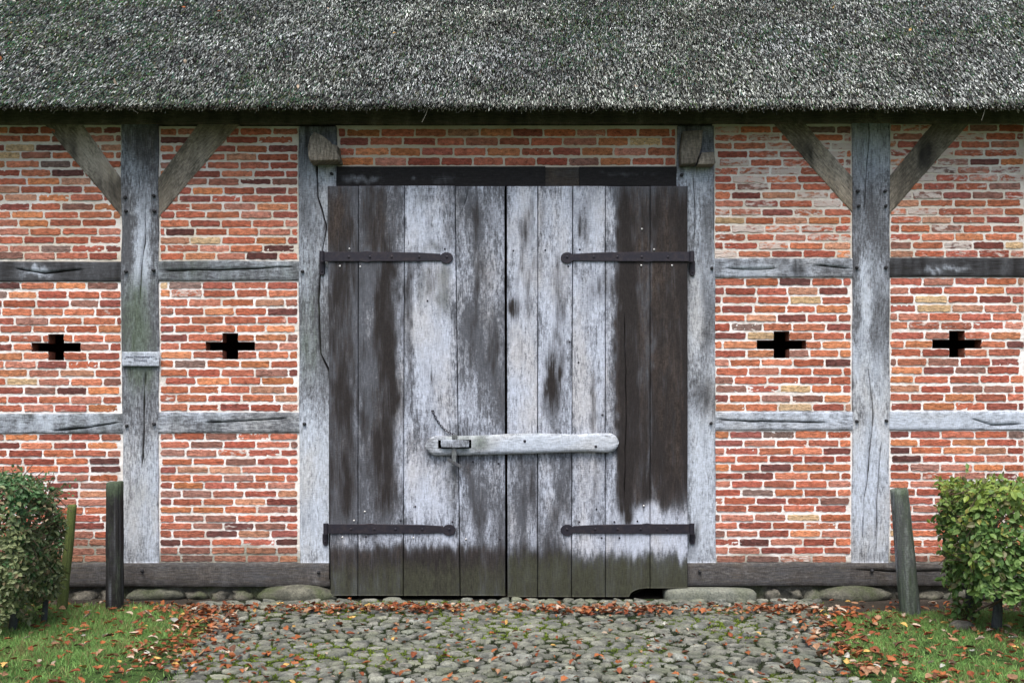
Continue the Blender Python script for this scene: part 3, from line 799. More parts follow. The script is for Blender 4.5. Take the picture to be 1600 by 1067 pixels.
RB = [
    (0, 0.1, 790, 1080, 884, 990, 6, 16), (2, 0.15, 790, 1080, 868, 990, 6, 18), (0, 0.12, 962, 1080, 285, 790, 5, 42), (0, -0.45, 1036, 1041, 330, 560, 2, 30), (1, 0.4, 1036, 1040, 360, 540, 2, 30), (0, -0.4, 1060, 1064, 520, 760, 2, 30), (1, 0.3, 1000, 1004, 300, 420, 2, 20), (3, 0.2, 962, 1080, 285, 790, 5, 42),
    (0, 0.2, 790, 1080, 868, 990, 6, 10),
    (1, 0.6, 792, 840, 285, 680, 5, 30), (0, 0.36, 806, 836, 330, 480, 7, 24), (0, 0.45, 800, 826, 470, 505, 6, 10), (0, 0.396, 796, 806, 470, 500, 4, 6), (3, 0.12, 792, 900, 285, 400, 6, 20),
    (1, 0.6, 842, 895, 285, 680, 5, 30), (0, 0.429, 862, 886, 405, 520, 6, 20), (0, 0.45, 852, 884, 520, 660, 8, 20), (0, 0.35, 843, 870, 540, 640, 8, 20), (0, 0.33, 852, 860, 310, 345, 3, 8),
    (1, 0.6, 896, 946, 285, 680, 5, 30), (0, 0.4, 900, 922, 305, 390, 6, 20), (0, 0.3, 905, 990, 410, 480, 7, 20), (0, 0.409, 919, 931, 560, 680, 4, 20),
    (1, 0.25, 946, 958, 285, 700, 4, 30), (0, 0.627, 962, 990, 288, 820, 6, 42), (3, 0.56, 958, 1014, 285, 815, 5, 42), (1, -0.6, 962, 1080, 285, 790, 6, 20), (0, 0.25, 990, 1014, 480, 800, 6, 42), (0, -0.25, 1000, 1014, 420, 610, 4, 20),
    (3, 0.68, 1018, 1080, 285, 800, 4, 42), (0, 0.15, 960, 1080, 285, 800, 5, 42), (0, 0.42, 1018, 1078, 300, 400, 8, 30), (0, 0.3, 1018, 1078, 440, 760, 8, 40), (0, -0.2, 1040, 1066, 540, 700, 8, 30), (0, 0.4, 1060, 1078, 300, 780, 6, 42),
    (0, 0.38, 808, 848, 715, 830, 8, 42), (0, 0.429, 862, 888, 715, 840, 7, 42), (1, 0.4, 892, 962, 712, 850, 7, 20), (1, 0.3, 792, 806, 712, 830, 5, 20), (1, 0.25, 842, 862, 712, 830, 6, 20), (0, 0.42, 924, 936, 712, 790, 4, 42), (0, 0.2, 906, 918, 740, 830, 4, 42),
    (1, 1.05, 1006, 1018, 690, 850, 6, 30), (1, 0.85, 962, 1078, 790, 862, 8, 16), (0, 0.45, 972, 986, 770, 815, 5, 42), (0, 0.4, 1018, 1060, 770, 806, 10, 42), (3, -0.8, 962, 1080, 795, 860, 6, 14), (0, -0.4, 990, 1060, 800, 858, 8, 14),
    (1, 0.4, 880, 1080, 836, 862, 14, 8), (0, 0.45, 792, 900, 850, 880, 10, 14), (0, 0.396, 790, 1080, 872, 990, 6, 16), (1, -0.7, 790, 1080, 880, 990, 6, 12), (2, 0.7, 790, 1080, 868, 990, 6, 14), (3, 0.45, 790, 1080, 895, 990, 6, 12)]

leafL = leafR = None
def seam(xt, xb, y):          # seam column at row y
    return xt + (xb - xt) * (y - 291) / (930 - 291)

def door_leaf(seams, blobs, ybot, seed, endfn=None):
    a = Acc()
    mk = mask_fn((0.09, 0.22, 0.0, 0.0), blobs, amp=0.85, seed=seed, warp=(7, 13))
    for i in range(len(seams) - 1):
        (t0, b0), (t1, b1) = seams[i], seams[i + 1]
        g = 0.6
        cr = []
        if seed == 60 and i == 3: cr = [([(0.0, 0.28), (0.035, 0.2), (0.075, 0.07)], 0.0022)]
        if seed == 61 and i == 3: cr = [([(0.3, 0.42), (0.5, 0.47), (0.62, 0.45), (0.78, 0.42)], 0.002)]
        yt = 291 + random.uniform(-0.5, 0.5)
        board(a, px(t0 + g, yt, D_DOOR), px(t1 - g, yt, D_DOOR), px(b0 + g, ybot, D_DOOR), px(b1 - g, ybot, D_DOOR),
              -D_DOOR + random.uniform(-0.002, 0.003), -D_DOOR + 0.035, mk, step=0.0115, wob=0.0012, bulge=0.0022, seed=seed * 10 + i, rnd=0.004, cracks=cr, endfn=endfn)
    # flat black sheet behind the boards, painted darkness for the seams
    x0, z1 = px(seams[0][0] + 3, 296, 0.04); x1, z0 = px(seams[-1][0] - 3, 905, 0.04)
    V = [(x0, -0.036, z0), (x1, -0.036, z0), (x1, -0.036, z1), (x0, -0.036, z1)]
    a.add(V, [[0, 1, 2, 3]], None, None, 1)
    return a.build("door_leaf", [M_DOOR, M_DARK], barn, True)

leafL = door_leaf([(511, 516), (560, 559), (632, 630), (711, 719), (788.6, 790)], LB, 930, 60)
leafL["label"] = "left door leaf of wide boards, dark brown stained at the hinge side"
zb931, zb918 = px(0, 932, D_DOOR)[1], px(0, 918.5, D_DOOR)[1]
xn0, xn1 = px(983, 0, D_DOOR)[0], px(1012, 0, D_DOOR)[0]
def notch(x):
    tt = np.clip((x - xn0) / (xn1 - xn0), 0, 1)
    return zb931 + (zb918 - zb931) * np.sqrt(1 - (1 - tt) ** 2)
leafR = door_leaf([(791.4, 792.5), (840.5, 840), (895, 893), (946, 946), (1016, 1016), (1075, 1075)], RB, 932, 61, endfn=notch)
leafR["label"] = "right door leaf with pale middle boards and a notch cut in its lower corner"

# strap hinges with rivets, one sub-part each
def strap(leaf, xb, xe, y, sgn, rivets):
    """barrel at column xb, spade end at xe"""
    a = Acc(); d = D_DOOR + 0.012; h0, h1 = 7.4, 5.0
    n = 10
    ce = xe - sgn * 9.5
    top = [(xb, y - h0), (xb + sgn * 60, y - h0), (xb + sgn * 70, y - h0 - 1.4), (xb + sgn * 78, y - h0), (xb + sgn * 150, y - h0 + 1), (ce - sgn * 9.5, y - h1 + 0.6)]
    arc = []
    for i in range(13):
        an = math.radians(150 - 300 * i / 12)
        arc.append((ce + sgn * 10.5 * math.cos(an), y + 2 - 9.0 * math.sin(an)))
    bot = [(ce - sgn * 9.5, y + h1 + 1.5), (xb + sgn * 150, y + h0), (xb + sgn * 78, y + h0), (xb + sgn * 70, y + h0 + 1.4), (xb + sgn * 60, y + h0), (xb, y + h0)]
    prism(a, [px(*p, d) for p in top + arc + bot], -d, -D_DOOR + 0.004, 0.003)
    X, _ = px(xb, y, d)
    z0 = px(0, y + 8.5, d)[1]; z1 = px(0, y - 8.5, d)[1]
    tube(a, [(X, -d + 0.004, z0), (X, -d + 0.004, (z0 + z1) / 2), (X, -d + 0.004, z1)], 0.021, 12)
    for rx in rivets:
        rX, rZ = px(rx, y + 0.5, d)
        tube(a, [(rX, -d + 0.002, rZ), (rX, -d - 0.005, rZ), (rX, -d - 0.0075, rZ)], [0.011, 0.010, 0.004], 10)
    return a.build("strap_hinge", M_IRON, leaf, False)

strap(leafL, 503, 707, 401, 1, [545, 578, 612, 655, 698])
strap(leafL, 509, 711, 826, 1, [548, 585, 618, 660, 702])
strap(leafR, 1081, 877, 401, -1, [1044, 1003, 965, 928, 886])
strap(leafR, 1081, 877, 826, -1, [1042, 1001, 965, 930, 886])
def pintle(par, x, y0, y1):
    a = Acc()
    o = [(x - 4.2, y0), (x + 4.2, y0), (x + 4.2, y1 - 4), (x + 2.5, y1), (x - 2.5, y1), (x - 4.2, y1 - 4)]
    prism(a, [px(*p, 0.04) for p in o], -0.04, -0.01, 0.004)
    X, Z = px(x, y0 - 4, 0.05)
    tube(a, [(X, 0.0, Z), (X, -0.04, Z), (X, -0.075, Z)], [0.012, 0.012, 0.012], 8)
    X, Z = px(x, y1 - 6, 0.04)
    tube(a, [(X, -0.038, Z), (X, -0.046, Z), (X, -0.048, Z)], [0.009, 0.008, 0.003], 8)
    return a.build("pintle", M_IRON, par)
pintle(posts['c'], 503, 408, 430); pintle(posts['c'], 508, 834, 852)
pintle(posts['d'], 1082, 408, 431); pintle(posts['d'], 1082, 834, 850)

# nail heads, pale (galvanised) and dark
t = NT("zinc_nail"); M_NAIL = t.done((0.5, 0.5, 0.5), 0.4, 0.5, 0.5)
def nail_mesh(name, mat, r):
    a = Acc(); tube(a, [(0, 0.01, 0), (0, -0.003, 0), (0, -0.006, 0)], [r, r, r * 0.4], 8)
    o = a.build(name, mat); me = o.data; bpy.data.objects.remove(o); return me
N_L, N_D = nail_mesh("nail", M_NAIL, 0.008), nail_mesh("nail", M_IRON, 0.008)
for x, y, leaf, me in [(546, 389, 0, N_L), (695, 389, 0, N_D), (531, 416, 0, N_L), (563, 417, 0, N_L), (553, 813, 0, N_L), (570, 799, 0, N_L), (626, 813, 0, N_D), (707, 815, 0, N_D), (649, 791, 0, N_D), (535, 839, 0, N_L), (572, 838, 0, N_D), (646, 840, 0, N_L), (728, 842, 0, N_L), (790 - 9, 842, 0, N_D), (668, 470, 0, N_D), (739, 721, 0, N_D), (779, 724, 0, N_D),
                       (1022, 390, 1, N_L), (1002, 415, 1, N_L), (1050, 415, 1, N_L), (852, 391, 1, N_D), (906, 390, 1, N_D), (888, 416, 1, N_D), (932, 795, 1, N_D), (905, 815, 1, N_D), (960, 815, 1, N_D), (1006, 790, 1, N_L), (940, 840, 1, N_D), (968, 840, 1, N_D), (1003, 358, 1, N_L), (802, 392, 1, N_D), (941, 648, 1, N_D), (890, 534, 1, N_D), (904, 566, 1, N_D), (996, 814, 1, N_D)]:
    o = bpy.data.objects.new("nail", me); COL.objects.link(o); o.parent = (leafL, leafR)[leaf]
    X, Z = px(x, y, D_DOOR); o.location = (X, -D_DOOR - 0.001, Z)

# the wooden locking bar, pinned to the right leaf, slotted over a tenon on the left leaf
def lock_bar():
    a = Acc()
    xs = np.array([664.5, 665.5, 667.5, 671, 676, 680, 684.5, 692, 700, 708, 716, 724, 731, 736.5, 742] + list(np.arange(750, 942, 8)) + [944, 949, 954, 959, 962.5, 965.5, 967])
    tx = np.array([664, 670, 680, 700, 760, 800, 830, 870, 905, 930, 945, 967]); ty = np.array([682, 681.5, 681, 681.5, 680, 677.5, 676.5, 677.5, 678.5, 677, 676, 677])
    by = np.array([711, 711.5, 712, 711.5, 711, 709.5, 709, 707.5, 706, 706.5, 707.5, 706])
    top = np.interp(xs, tx, ty); bot = np.interp(xs, tx, by)
    mid = (top + bot) / 2; half = (bot - top) / 2
    rl = np.sqrt(np.clip(1 - ((682 - xs) / 17.6) ** 2, 0.0, 1)); rl[xs > 682] = 1
    rr = np.sqrt(np.clip(1 - ((xs - 951) / 16.1) ** 2, 0.0, 1)); rr[xs < 951] = 1
    half = half * np.maximum(0.12, rl * rr)
    fr = np.array([0.0, 0.04, 0.2, 0.41, 0.64, 0.8, 0.96, 1.0])
    fr_slot = [2, 4]
    yf, yb = -0.128, -D_DOOR - 0.004
    yy = np.array([yf + 0.02, yf + 0.006, yf, yf, yf, yf + 0.001, yf + 0.008, yf + 0.024])
    rows = []
    for k in range(len(xs)):
        z = mid[k] - half[k] + 2 * half[k] * fr
        e = 0.012 * (1 - min(1, rl[k] * rr[k]))
        P = [px(xs[k], zz, 0.125) for zz in z]
        col_ = [(P[0][0], yb, P[0][1])] + [(p[0], y + e, p[1]) for p, y in zip(P, yy)] + [(P[-1][0], yb, P[-1][1])]
        rows.append(col_)
    V = np.array(rows); nx, nr = V.shape[:2]
    V[..., 1] += (fbm(V[..., 0] * 12, V[..., 2] * 14, 3, 5) - 0.5) * 0.004
    I = np.arange(nx)[:, None] * nr + np.arange(nr)[None]
    q = np.stack([I[:-1, :-1], I[:-1, 1:], I[1:, 1:], I[1:, :-1]], -1)
    keep = np.ones(q.shape[:2], bool)
    i0 = int(np.argmin(abs(xs - 684.5))); i1 = int(np.argmin(abs(xs - 736.5)))
    keep[i0:i1, 3:5] = False                     # the slot
    q = q[keep]
    F = V.reshape(-1, 3)
    uv = np.c_[F[:, 2] + 3.3, F[:, 0] + 1.1]
    mk = mask_fn((0.0, 0.75, 0.0, 0.0), [(2, 0.55, 690, 770, 676, 704, 16, 5), (2, 0.25, 770, 900, 672, 683, 20, 3), (0, 0.35, 780, 920, 672, 680, 20, 2), (1, 0.45, 765, 960, 682, 704, 10, 4), (3, 0.4, 730, 967, 703, 716, 10, 2), (1, -0.2, 665, 690, 680, 712, 6, 4)], seed=70, amp=0.6, warp=(3, 2))
    a.add(F, [q, I[0], I[-1][::-1].copy()], uv, mk(F))
    # slot walls, coloured dark for the shade inside
    x0, x1 = V[i0, 3, 0], V[i1, 3, 0]; z1, z0 = V[i0, 3, 2], V[i0, 5, 2]
    W_ = [(x0, yf + .001, z0), (x1, yf + .001, z0), (x1, yf + .001, z1), (x0, yf + .001, z1), (x0, yb, z0), (x1, yb, z0), (x1, yb, z1), (x0, yb, z1)]
    a.add(W_, [[[0, 4, 5, 1], [1, 5, 6, 2], [2, 6, 7, 3], [3, 7, 4, 0]]], None, (0.6, 0, 0, 0.3))
    a.add([(x0, yb - 0.001, z0), (x1, yb - 0.001, z0), (x1, yb - 0.001, z1), (x0, yb - 0.001, z1)], [[0, 1, 2, 3]], None, (0.6, 0, 0, .3), 1)  # black sheet across the slot's back, shade put in as colour
    o = a.build("lock_bar", [M_WOOD, M_DARK], leafR, True)
    return o
bar = lock_bar()
for x, y in [(820, 689), (931, 697.5)]:
    a = Acc(); X, Z = px(x, y, 0.128)
    tube(a, [(X, -0.12, Z), (X, -0.131, Z), (X, -0.134, Z)], [0.0125, 0.0115, 0.006], 10)
    a.build("bolt_head", M_IRON, leafR)
# tenon
a = Acc()
P = [(689, 688.2), (700, 687.6), (711, 687.4), (722, 687.8), (732, 688.6), (733, 692), (732.6, 698.2), (722, 699), (711, 699.3), (700, 699), (690, 698.6), (688.6, 694)]
prism(a, [px(*p, 0.165) for p in P], -0.165, -D_DOOR, 0.004, mask=mask_fn((0.15, 0.35, 0.0, 0.1), [(1, 0.5, 690, 732, 686, 691, 8, 2)], seed=71))
a.build("tenon", M_WOOD, leafL)
# chain
a = Acc()
P0, P1 = px(676, 642, 0.09), px(711, 678.5, 0.14)
cpts = []
for i in range(40):
    s = i / 39
    x = P0[0] + (P1[0] - P0[0]) * (s ** 1.15); z = P0[1] + (P1[1] - P0[1]) * (1 - (1 - s) ** 1.9)
    cpts.append((x, -0.082 - 0.055 * sstep(np.array(s), 0.55, 1.0), z))
cpts = np.array(cpts); seg = np.concatenate([[0], np.cumsum(np.linalg.norm(np.diff(cpts, axis=0), axis=1))])
nl = 13
for i in range(nl):
    sa, sb = seg[-1] * (i - 0.15) / nl, seg[-1] * (i + 1.15) / nl
    A = np.array([np.interp(sa, seg, cpts[:, k]) for k in range(3)]); B = np.array([np.interp(sb, seg, cpts[:, k]) for k in range(3)])
    dd = (B - A) / np.linalg.norm(B - A); side = np.cross(dd, [0, 1, 0]); side /= np.linalg.norm(side)
    if i % 2: side = np.array([0, 1.0, 0])
    c = (A + B) / 2; L2 = np.linalg.norm(B - A) / 2
    ring = [c + dd * L2 * math.cos(q) + side * 0.0078 * math.sin(q) for q in np.linspace(0, 2 * math.pi, 13)]
    tube(a, ring, 0.0028, 6, cap=False)
X, Z = P0
tube(a, [(X - .011, -0.083, Z + .001), (X, -0.086, Z + .003), (X + .011, -0.083, Z + .001)], 0.005, 6)
a.build("chain", M_IRON, leafL)
# the wooden pin dropped through the tenon: a thing of its own
pin = bpy.data.objects.new("locking_pin", None); COL.objects.link(pin)
Xp, Zp = px(709, 728, 0.146); pin.location = (Xp, -0.146, Zp)
tag(pin, "small grey wooden pin on a chain, pushed down through the door's locking bar", "pin")
a = Acc()
board(a, px(706.3, 679, .15), px(714.6, 679, .15), px(705.6, 727, .15), px(712.4, 728, .15), -0.152, -0.134, mask_fn((0.3, 0.2, 0.25, 0.15), seed=72), step=0.01, wob=0.001, bulge=0.001, rnd=0.002, seed=72)
a.build("pin_shaft", M_WOOD, pin, True, loc=(Xp, -0.146, Zp)).location = (0, 0, 0)
a = Acc()
prism(a, [px(*p, .16) for p in [(699, 717.5), (701, 715.5), (713, 722.5), (716, 724), (722.5, 726.6), (721, 731.2), (713, 728.2), (699, 719.8)]], -0.160, -0.150, 0.002, mask=mask_fn((0.3, 0.2, 0.2, 0.15), seed=73))
a.build("cross_key", M_WOOD, pin, loc=(Xp, -0.146, Zp)).location = (0, 0, 0)

# ---------------------------------------------------------------- foundation
zt = px(0, 915)[1]
for xa, xb in ((-5.9, px(515, 0)[0]), (px(1075, 0)[0], 5.9)):
    acc = Acc(); n = 60; xs = np.linspace(xa, xb, n)
    V = np.vstack([np.c_[xs, np.full(n, 0.03) + RS.normal(0, 0.006, n), np.full(n, -0.05)], np.c_[xs, np.full(n, 0.02) + RS.normal(0, 0.006, n), np.full(n, zt + 0.01)]])
    i = np.arange(n - 1)
    acc.add(V, [np.c_[i, i + 1, i + 1 + n, i + n]], None, (0.4, 0.4, 0.4, 0))
    acc.build("plinth", M_FIELD, barn)
def fstone(x0, x1, y0, y1, seed, d=0.06, col=(0.5, 0.5, 0.5), mat=None, flat=2.3, lump=0.42, name="foundation_stone"):
    a = Acc()
    X0, Z1 = px(x0, y0, d); X1, Z0 = px(x1, y1, d)
    Z0 = min(Z0, 0.0) - 0.03
    stone(a, ((X0 + X1) / 2, -d + 0.1 + 0.05, (Z0 + Z1) / 2 - 0.008), ((X1 - X0) / 2, 0.14, (Z1 - Z0) / 2), seed, col, flat=flat, lump=lump)
    return a.build(name, mat or M_FIELD, barn, True)
fstone(394, 520, 917, 944, 1, d=0.16, col=(0.42, 0.45, 0.36), lump=0.22)
fstone(190, 284, 917, 934, 2, d=0.08, col=(0.4, 0.45, 0.33))
for i, (a0, a1, b0, b1) in enumerate([(284, 320, 921, 935), (322, 356, 923, 935), (356, 394, 922, 936), (100, 150, 920, 934), (150, 188, 921, 935), (20, 96, 918, 935), (-80, 16, 918, 936)]):
    fstone(a0, a1, b0, b1, 10 + i, col=(0.55, 0.5, 0.47))
fstone(1040, 1186, 919, 944, 3, d=0.13, mat=M_CONC, flat=5.0, lump=0.05, col=(0.5, 0.52, 0.5))
for i, (a0, a1, b0, b1, dd) in enumerate([(1196, 1226, 917, 937, .08), (1234, 1262, 918, 937, .06), (1258, 1290, 918, 937, .05), (1400, 1440, 920, 938, .05), (1440, 1480, 921, 938, .05), (1480, 1560, 918, 938, .06), (1564, 1640, 918, 938, .06), (1642, 1740, 916, 938, .06)]):
    fstone(a0, a1, b0, b1, 30 + i, d=dd, col=[(0.52, 0.48, 0.46), (0.62, 0.6, 0.55), (0.45, 0.48, 0.42)][i % 3])
fstone(1279, 1402, 916, 942, 4, d=0.12, col=(0.56, 0.57, 0.5), lump=0.2)

# ---------------------------------------------------------------- thatched roof
PITCH = R(47); EY, EZ = -0.45, CAM_H + (HOR - 166) / 1600.0 * (CAM_D - 0.45)
sl = np.array([0, math.cos(PITCH), math.sin(PITCH)]); nr_ = np.array([0, -math.sin(PITCH), math.cos(PITCH)])
RX = 6.2
acc = Acc()
xs = np.linspace(-RX, RX, 320)
wobx = (fbm(xs * 0.7, xs * 0 + 2, 3, 8) - 0.5) * 0.03 + (fbm(xs * 9, xs * 0, 2, 18) - 0.5) * 0.008
prof = [(0.10, 4.22), (-0.14, 4.06), (EY + 0.08, EZ - 0.004), (EY + 0.03, EZ), (EY + 0.022, EZ + 0.006)] + [(EY + math.cos(PITCH) * q + 0.01, EZ + math.sin(PITCH) * q - 0.015) for q in (0.08, 0.3, 0.6, 1.0, 1.5, 2.2, 3.2, 5.0, 7.4)]
prof = np.array(prof); npf = len(prof)
V = np.zeros((len(xs), npf, 3)); V[..., 0] = xs[:, None]; V[..., 1] = prof[None, :, 0]; V[..., 2] = prof[None, :, 1]
fall = np.clip(1 - np.maximum(0, prof[:, 1] - EZ) / 2.5, 0, 1); fall[0] = 0
V[..., 2] += wobx[:, None] * fall[None]
I = np.arange(len(xs))[:, None] * npf + np.arange(npf)[None]
q = np.stack([I[:-1, :-1], I[1:, :-1], I[1:, 1:], I[:-1, 1:]], -1).reshape(-1, 4)
acc.add(V.reshape(-1, 3), [q], None, (0.018, 0.018, 0.016, 0))  # near-black body, the darkness between straws put into its colour
# straw butts
def moss_mask(x, tt):
    m = fbm(x * 2.3 + 3, tt * 3.4, 5, 77)
    left = sstep(-x, 0.8, 4.2) * 0.24 + sstep(tt, 0.45, 1.4) * 0.12 + sstep(x, 3.2, 4.6) * 0.09 - 0.10
    return 0.28 + 0.72 * sstep(m + left, 0.50, 0.72)
NS = 250000
x = RS.uniform(-RX + 0.05, RX - 0.05, NS)
tt = np.abs(RS.uniform(-0.05, 2.2, NS))
tone = RS.rand(NS)
lean = (0.09 * (1 - sstep(x, -4.2, -0.8)) + 0.04 - 0.02 * sstep(x, 1.5, 4) + (fbm(x * 1.5, tt * 2, 3, 9) - 0.5) * 0.26)
yaw = lean + RS.normal(0, 0.15, NS) * np.where(RS.rand(NS) < 0.06, 4, 1)
lift = np.clip(RS.normal(0.05, 0.10, NS), -0.2, 0.5)
side = np.array([1.0, 0, 0])
axis = (-sl[None] * np.cos(yaw)[:, None] + -side[None] * np.sin(yaw)[:, None]) * np.cos(lift)[:, None] + nr_[None] * np.sin(lift)[:, None]
wx = np.interp(x, xs, wobx) * np.clip(1 - tt * 0.7 / 2.5, 0, 1)
und = (fbm(x * 2.2, tt * 3.5, 3, 21) - 0.5) * 0.05 * sstep(tt, 0.0, 0.2)
pos = np.c_[x, np.full(NS, EY), np.full(NS, EZ + 0.02)] + sl[None] * tt[:, None] + nr_[None] * (und + RS.uniform(-0.020, 0.016, NS))[:, None]
pos[:, 2] += wx
Ln = RS.uniform(0.020, 0.050, NS) * np.where(RS.rand(NS) < 0.04, 1.8, 1)
rd = RS.uniform(0.0022, 0.0042, NS)
tv = np.array([[0, 0, 1], [0.87, 0, -0.5], [-0.87, 0, -0.5], [0, 1, 0.9], [0.8, 1, -0.45], [-0.8, 1, -0.45]])
tf = [np.array([[0, 1, 4, 3], [1, 2, 5, 4], [2, 0, 3, 5]]), np.array([[3, 4, 5]])]
base = np.where(tone < 0.41, 0.026, np.where(tone < 0.69, 0.15, np.where(tone < 0.92, 0.40, 0.66))) * RS.uniform(0.75, 1.25, NS)
patch = 0.30 + 1.4 * fbm(x * 2.6, tt * 4.0, 4, 55)
tint = np.stack([0.94 + 0 * x, 1.0 + 0 * x, 0.90 + 0.14 * fbm(x * 1.3, tt * 2, 2, 44)], -1)
colr = (base * patch)[:, None] * tint
mm = moss_mask(x, tt)[:, None]
gr = np.c_[RS.uniform(0.04, 0.11, NS), RS.uniform(0.065, 0.15, NS), RS.uniform(0.045, 0.09, NS)]
pick = (RS.rand(NS)[:, None] < mm * 0.5)
colr = np.where(pick, gr, colr)
Rm = frames(axis, np.tile(nr_, (NS, 1)) + RS.normal(0, 0.2, (NS, 3)))
scatter(acc, tv, tf, pos, Rm, np.c_[rd, Ln, rd], colr)
# ragged reed ends along the eave
NE = 9000
x = RS.uniform(-RX + 0.05, RX - 0.05, NE); yaw = RS.normal(0.08, 0.25, NE)
axis = np.c_[-np.sin(yaw) * 0.7, RS.normal(-0.62, 0.15, NE), -np.cos(yaw) * 0.75]
dep = RS.rand(NE)
pos = np.c_[x, EY + 0.015 + dep * 0.07, EZ + 0.035 - dep * 0.012 + RS.normal(0, 0.009, NE) + np.interp(x, xs, wobx)]
c = RS.choice([0.06, 0.2, 0.42, 0.65], NE, p=[0.3, 0.3, 0.28, 0.12])
scatter(acc, tv, tf, pos, frames(axis, np.tile([0, -1.0, 0.2], (NE, 1))), np.c_[np.full(NE, .0046), RS.uniform(0.03, 0.06, NE), np.full(NE, .0046)], np.c_[c, c, c * 0.95])
# hanging fibres
for i in range(55):
    xx = RS.uniform(-5.5, 5.5); l = RS.uniform(0.02, 0.06) * (2.2 if i < 4 else 1); sw = RS.normal(0, 0.03)
    p0 = np.array([xx, EY + RS.uniform(0.0, 0.06), EZ + 0.005])
    tube(acc, [p0, p0 + [sw * 0.4, 0.0, -l * 0.5], p0 + [sw, -0.004, -l]], [0.0022, 0.002, 0.001], 4, col=(0.34, 0.32, 0.27, 0))
roof = acc.build("thatched_roof", M_STRAW, barn)
# moss cushions on the thatch
NMO = 34000
x = RS.uniform(-RX, RX, NMO); tt = RS.uniform(0.02, 2.3, NMO)
keep = RS.rand(NMO) < moss_mask(x, tt) * 0.6 + 0.03
x, tt = x[keep], tt[keep]; n = len(x)
und = (fbm(x * 2.2, tt * 3.5, 3, 21) - 0.5) * 0.05 * sstep(tt, 0.0, 0.2)
pos = np.c_[x, np.full(n, EY), np.full(n, EZ + 0.02)] + sl[None] * tt[:, None] + nr_[None] * (und + RS.uniform(0.004, 0.026, n))[:, None]
acc = Acc()
mv = np.array([[0, -0.5, 0], [0.5, 0, 0.15], [0, 0.6, 0.1], [-0.5, 0, 0.15]])
moss_tone = fbm(x * 2.5, tt * 3, 3, 91)  # random tone of the moss
lf = 0.6 + 0.9 * sstep(-x, 0.0, 4.0); gc = np.c_[0.025 + 0.22 * moss_tone ** 3 * RS.rand(n) * lf, 0.055 + 0.28 * moss_tone ** 3 * RS.rand(n) * lf, 0.03 + 0.05 * RS.rand(n)]
scatter(acc, mv, [np.array([[0, 1, 2, 3]])], pos, frames(RS.normal(0, 1, (n, 3)), nr_[None] + RS.normal(0, 0.6, (n, 3))), RS.uniform(0.008, 0.020, n), gc)
mo = acc.build("moss", M_GRASS, roof); kind(mo, "stuff")

# rear slope, gable and back walls close the barn
acc = Acc()
rz = prof[-1]; bd = rz[0] * 2 + 0.45
acc.add([(-RX, rz[0], rz[1]), (RX, rz[0], rz[1]), (RX, bd, EZ), (-RX, bd, EZ)], [[0, 1, 2, 3]], None, (0.12, 0.115, 0.10, 0))
acc.build("rear_thatch", M_STRAW, barn)
acc = Acc()
yb_ = bd - 0.4
for xw in (-5.9, 5.9):
    acc.add([(xw, 0.15, -0.05), (xw, yb_, -0.05), (xw, yb_, 4.1), (xw, rz[0], rz[1] - 0.1), (xw, 0.15, 4.1)], [[0, 1, 2, 3, 4]], None, (0.26, 0.09, 0.06, 0.1), 0)
acc.add([(-5.9, yb_, -0.05), (5.9, yb_, -0.05), (5.9, yb_, 4.1), (-5.9, yb_, 4.1)], [[0, 1, 2, 3]], None, (0.26, 0.09, 0.06, 0.1), 0)
acc.build("outer_wall", M_BRICK, barn)

# ---------------------------------------------------------------- sign on the left post
sg = Acc()
board(sg, *qpx(190.5, 248.5, 549.5, 572, 0.045, False), -0.045, -0.018, mask_fn((0.0, 0.75, 0.0, 0.0), [(2, 0.6, 186, 220, 546, 556, 10, 3)], seed=80, amp=0.25), step=0.012, wob=0.0015, bulge=0.001, rnd=0.002, seed=80)
Xs, Zs = px(219.5, 561, 0.045)
sign = sg.build("sign", M_WOOD, None, True, loc=(Xs, -0.045, Zs))
tag(sign, "small grey wooden sign with faded lettering nailed to the left oak post", "sign")
t = NT("faded_ink"); M_INK = t.done((0.075, 0.08, 0.12), 0.8)
def text(s, x, y, size):
    cu = bpy.data.curves.new("lettering", 'FONT'); cu.body = s; cu.size = size; cu.align_x = 'CENTER'; cu.align_y = 'CENTER'; cu.extrude = 0.0006
    o = bpy.data.objects.new("lettering", cu); COL.objects.link(o); o.parent = sign
    X, Z = px(x, y, 0.045); o.location = (X - Xs, -0.0022, Z - Zs); o.rotation_euler = (R(90), 0, 0)
    cu.materials.append(M_INK)
    bpy.context.view_layer.update()
    me = bpy.data.meshes.new_from_object(o.evaluated_get(bpy.context.evaluated_depsgraph_get()))
    o2 = bpy.data.objects.new("lettering", me); COL.objects.link(o2); o2.parent = sign; o2.location = o.location; o2.rotation_euler = o.rotation_euler
    bpy.data.objects.remove(o); o2.name = "lettering"

text("Verein Denkmalpflege e.V.", 219.5, 557.3, 0.0225)
text("Bomelsburg", 219.5, 562.8, 0.0225)
for xx in (195.5, 244):
    a = Acc(); X, Z = px(xx, 560.2, .045); tube(a, [(X, -.04, Z), (X, -.048, Z), (X, -.049, Z)], [.0055, .005, .002], 8)
    o = a.build("screw", M_IRON, sign, loc=(Xs, -0.045, Zs)); o.location = (0, 0, 0)

# ================================================================== GROUND
def sheet(name, poly, z, mat, k="structure"):
    me = bpy.data.meshes.new(name); me.from_pydata([(x, y, z) for x, y in poly], [], [list(range(len(poly)))]); me.materials.append(mat)
    o = bpy.data.objects.new(name, me); COL.objects.link(o); kind(o, k); return o

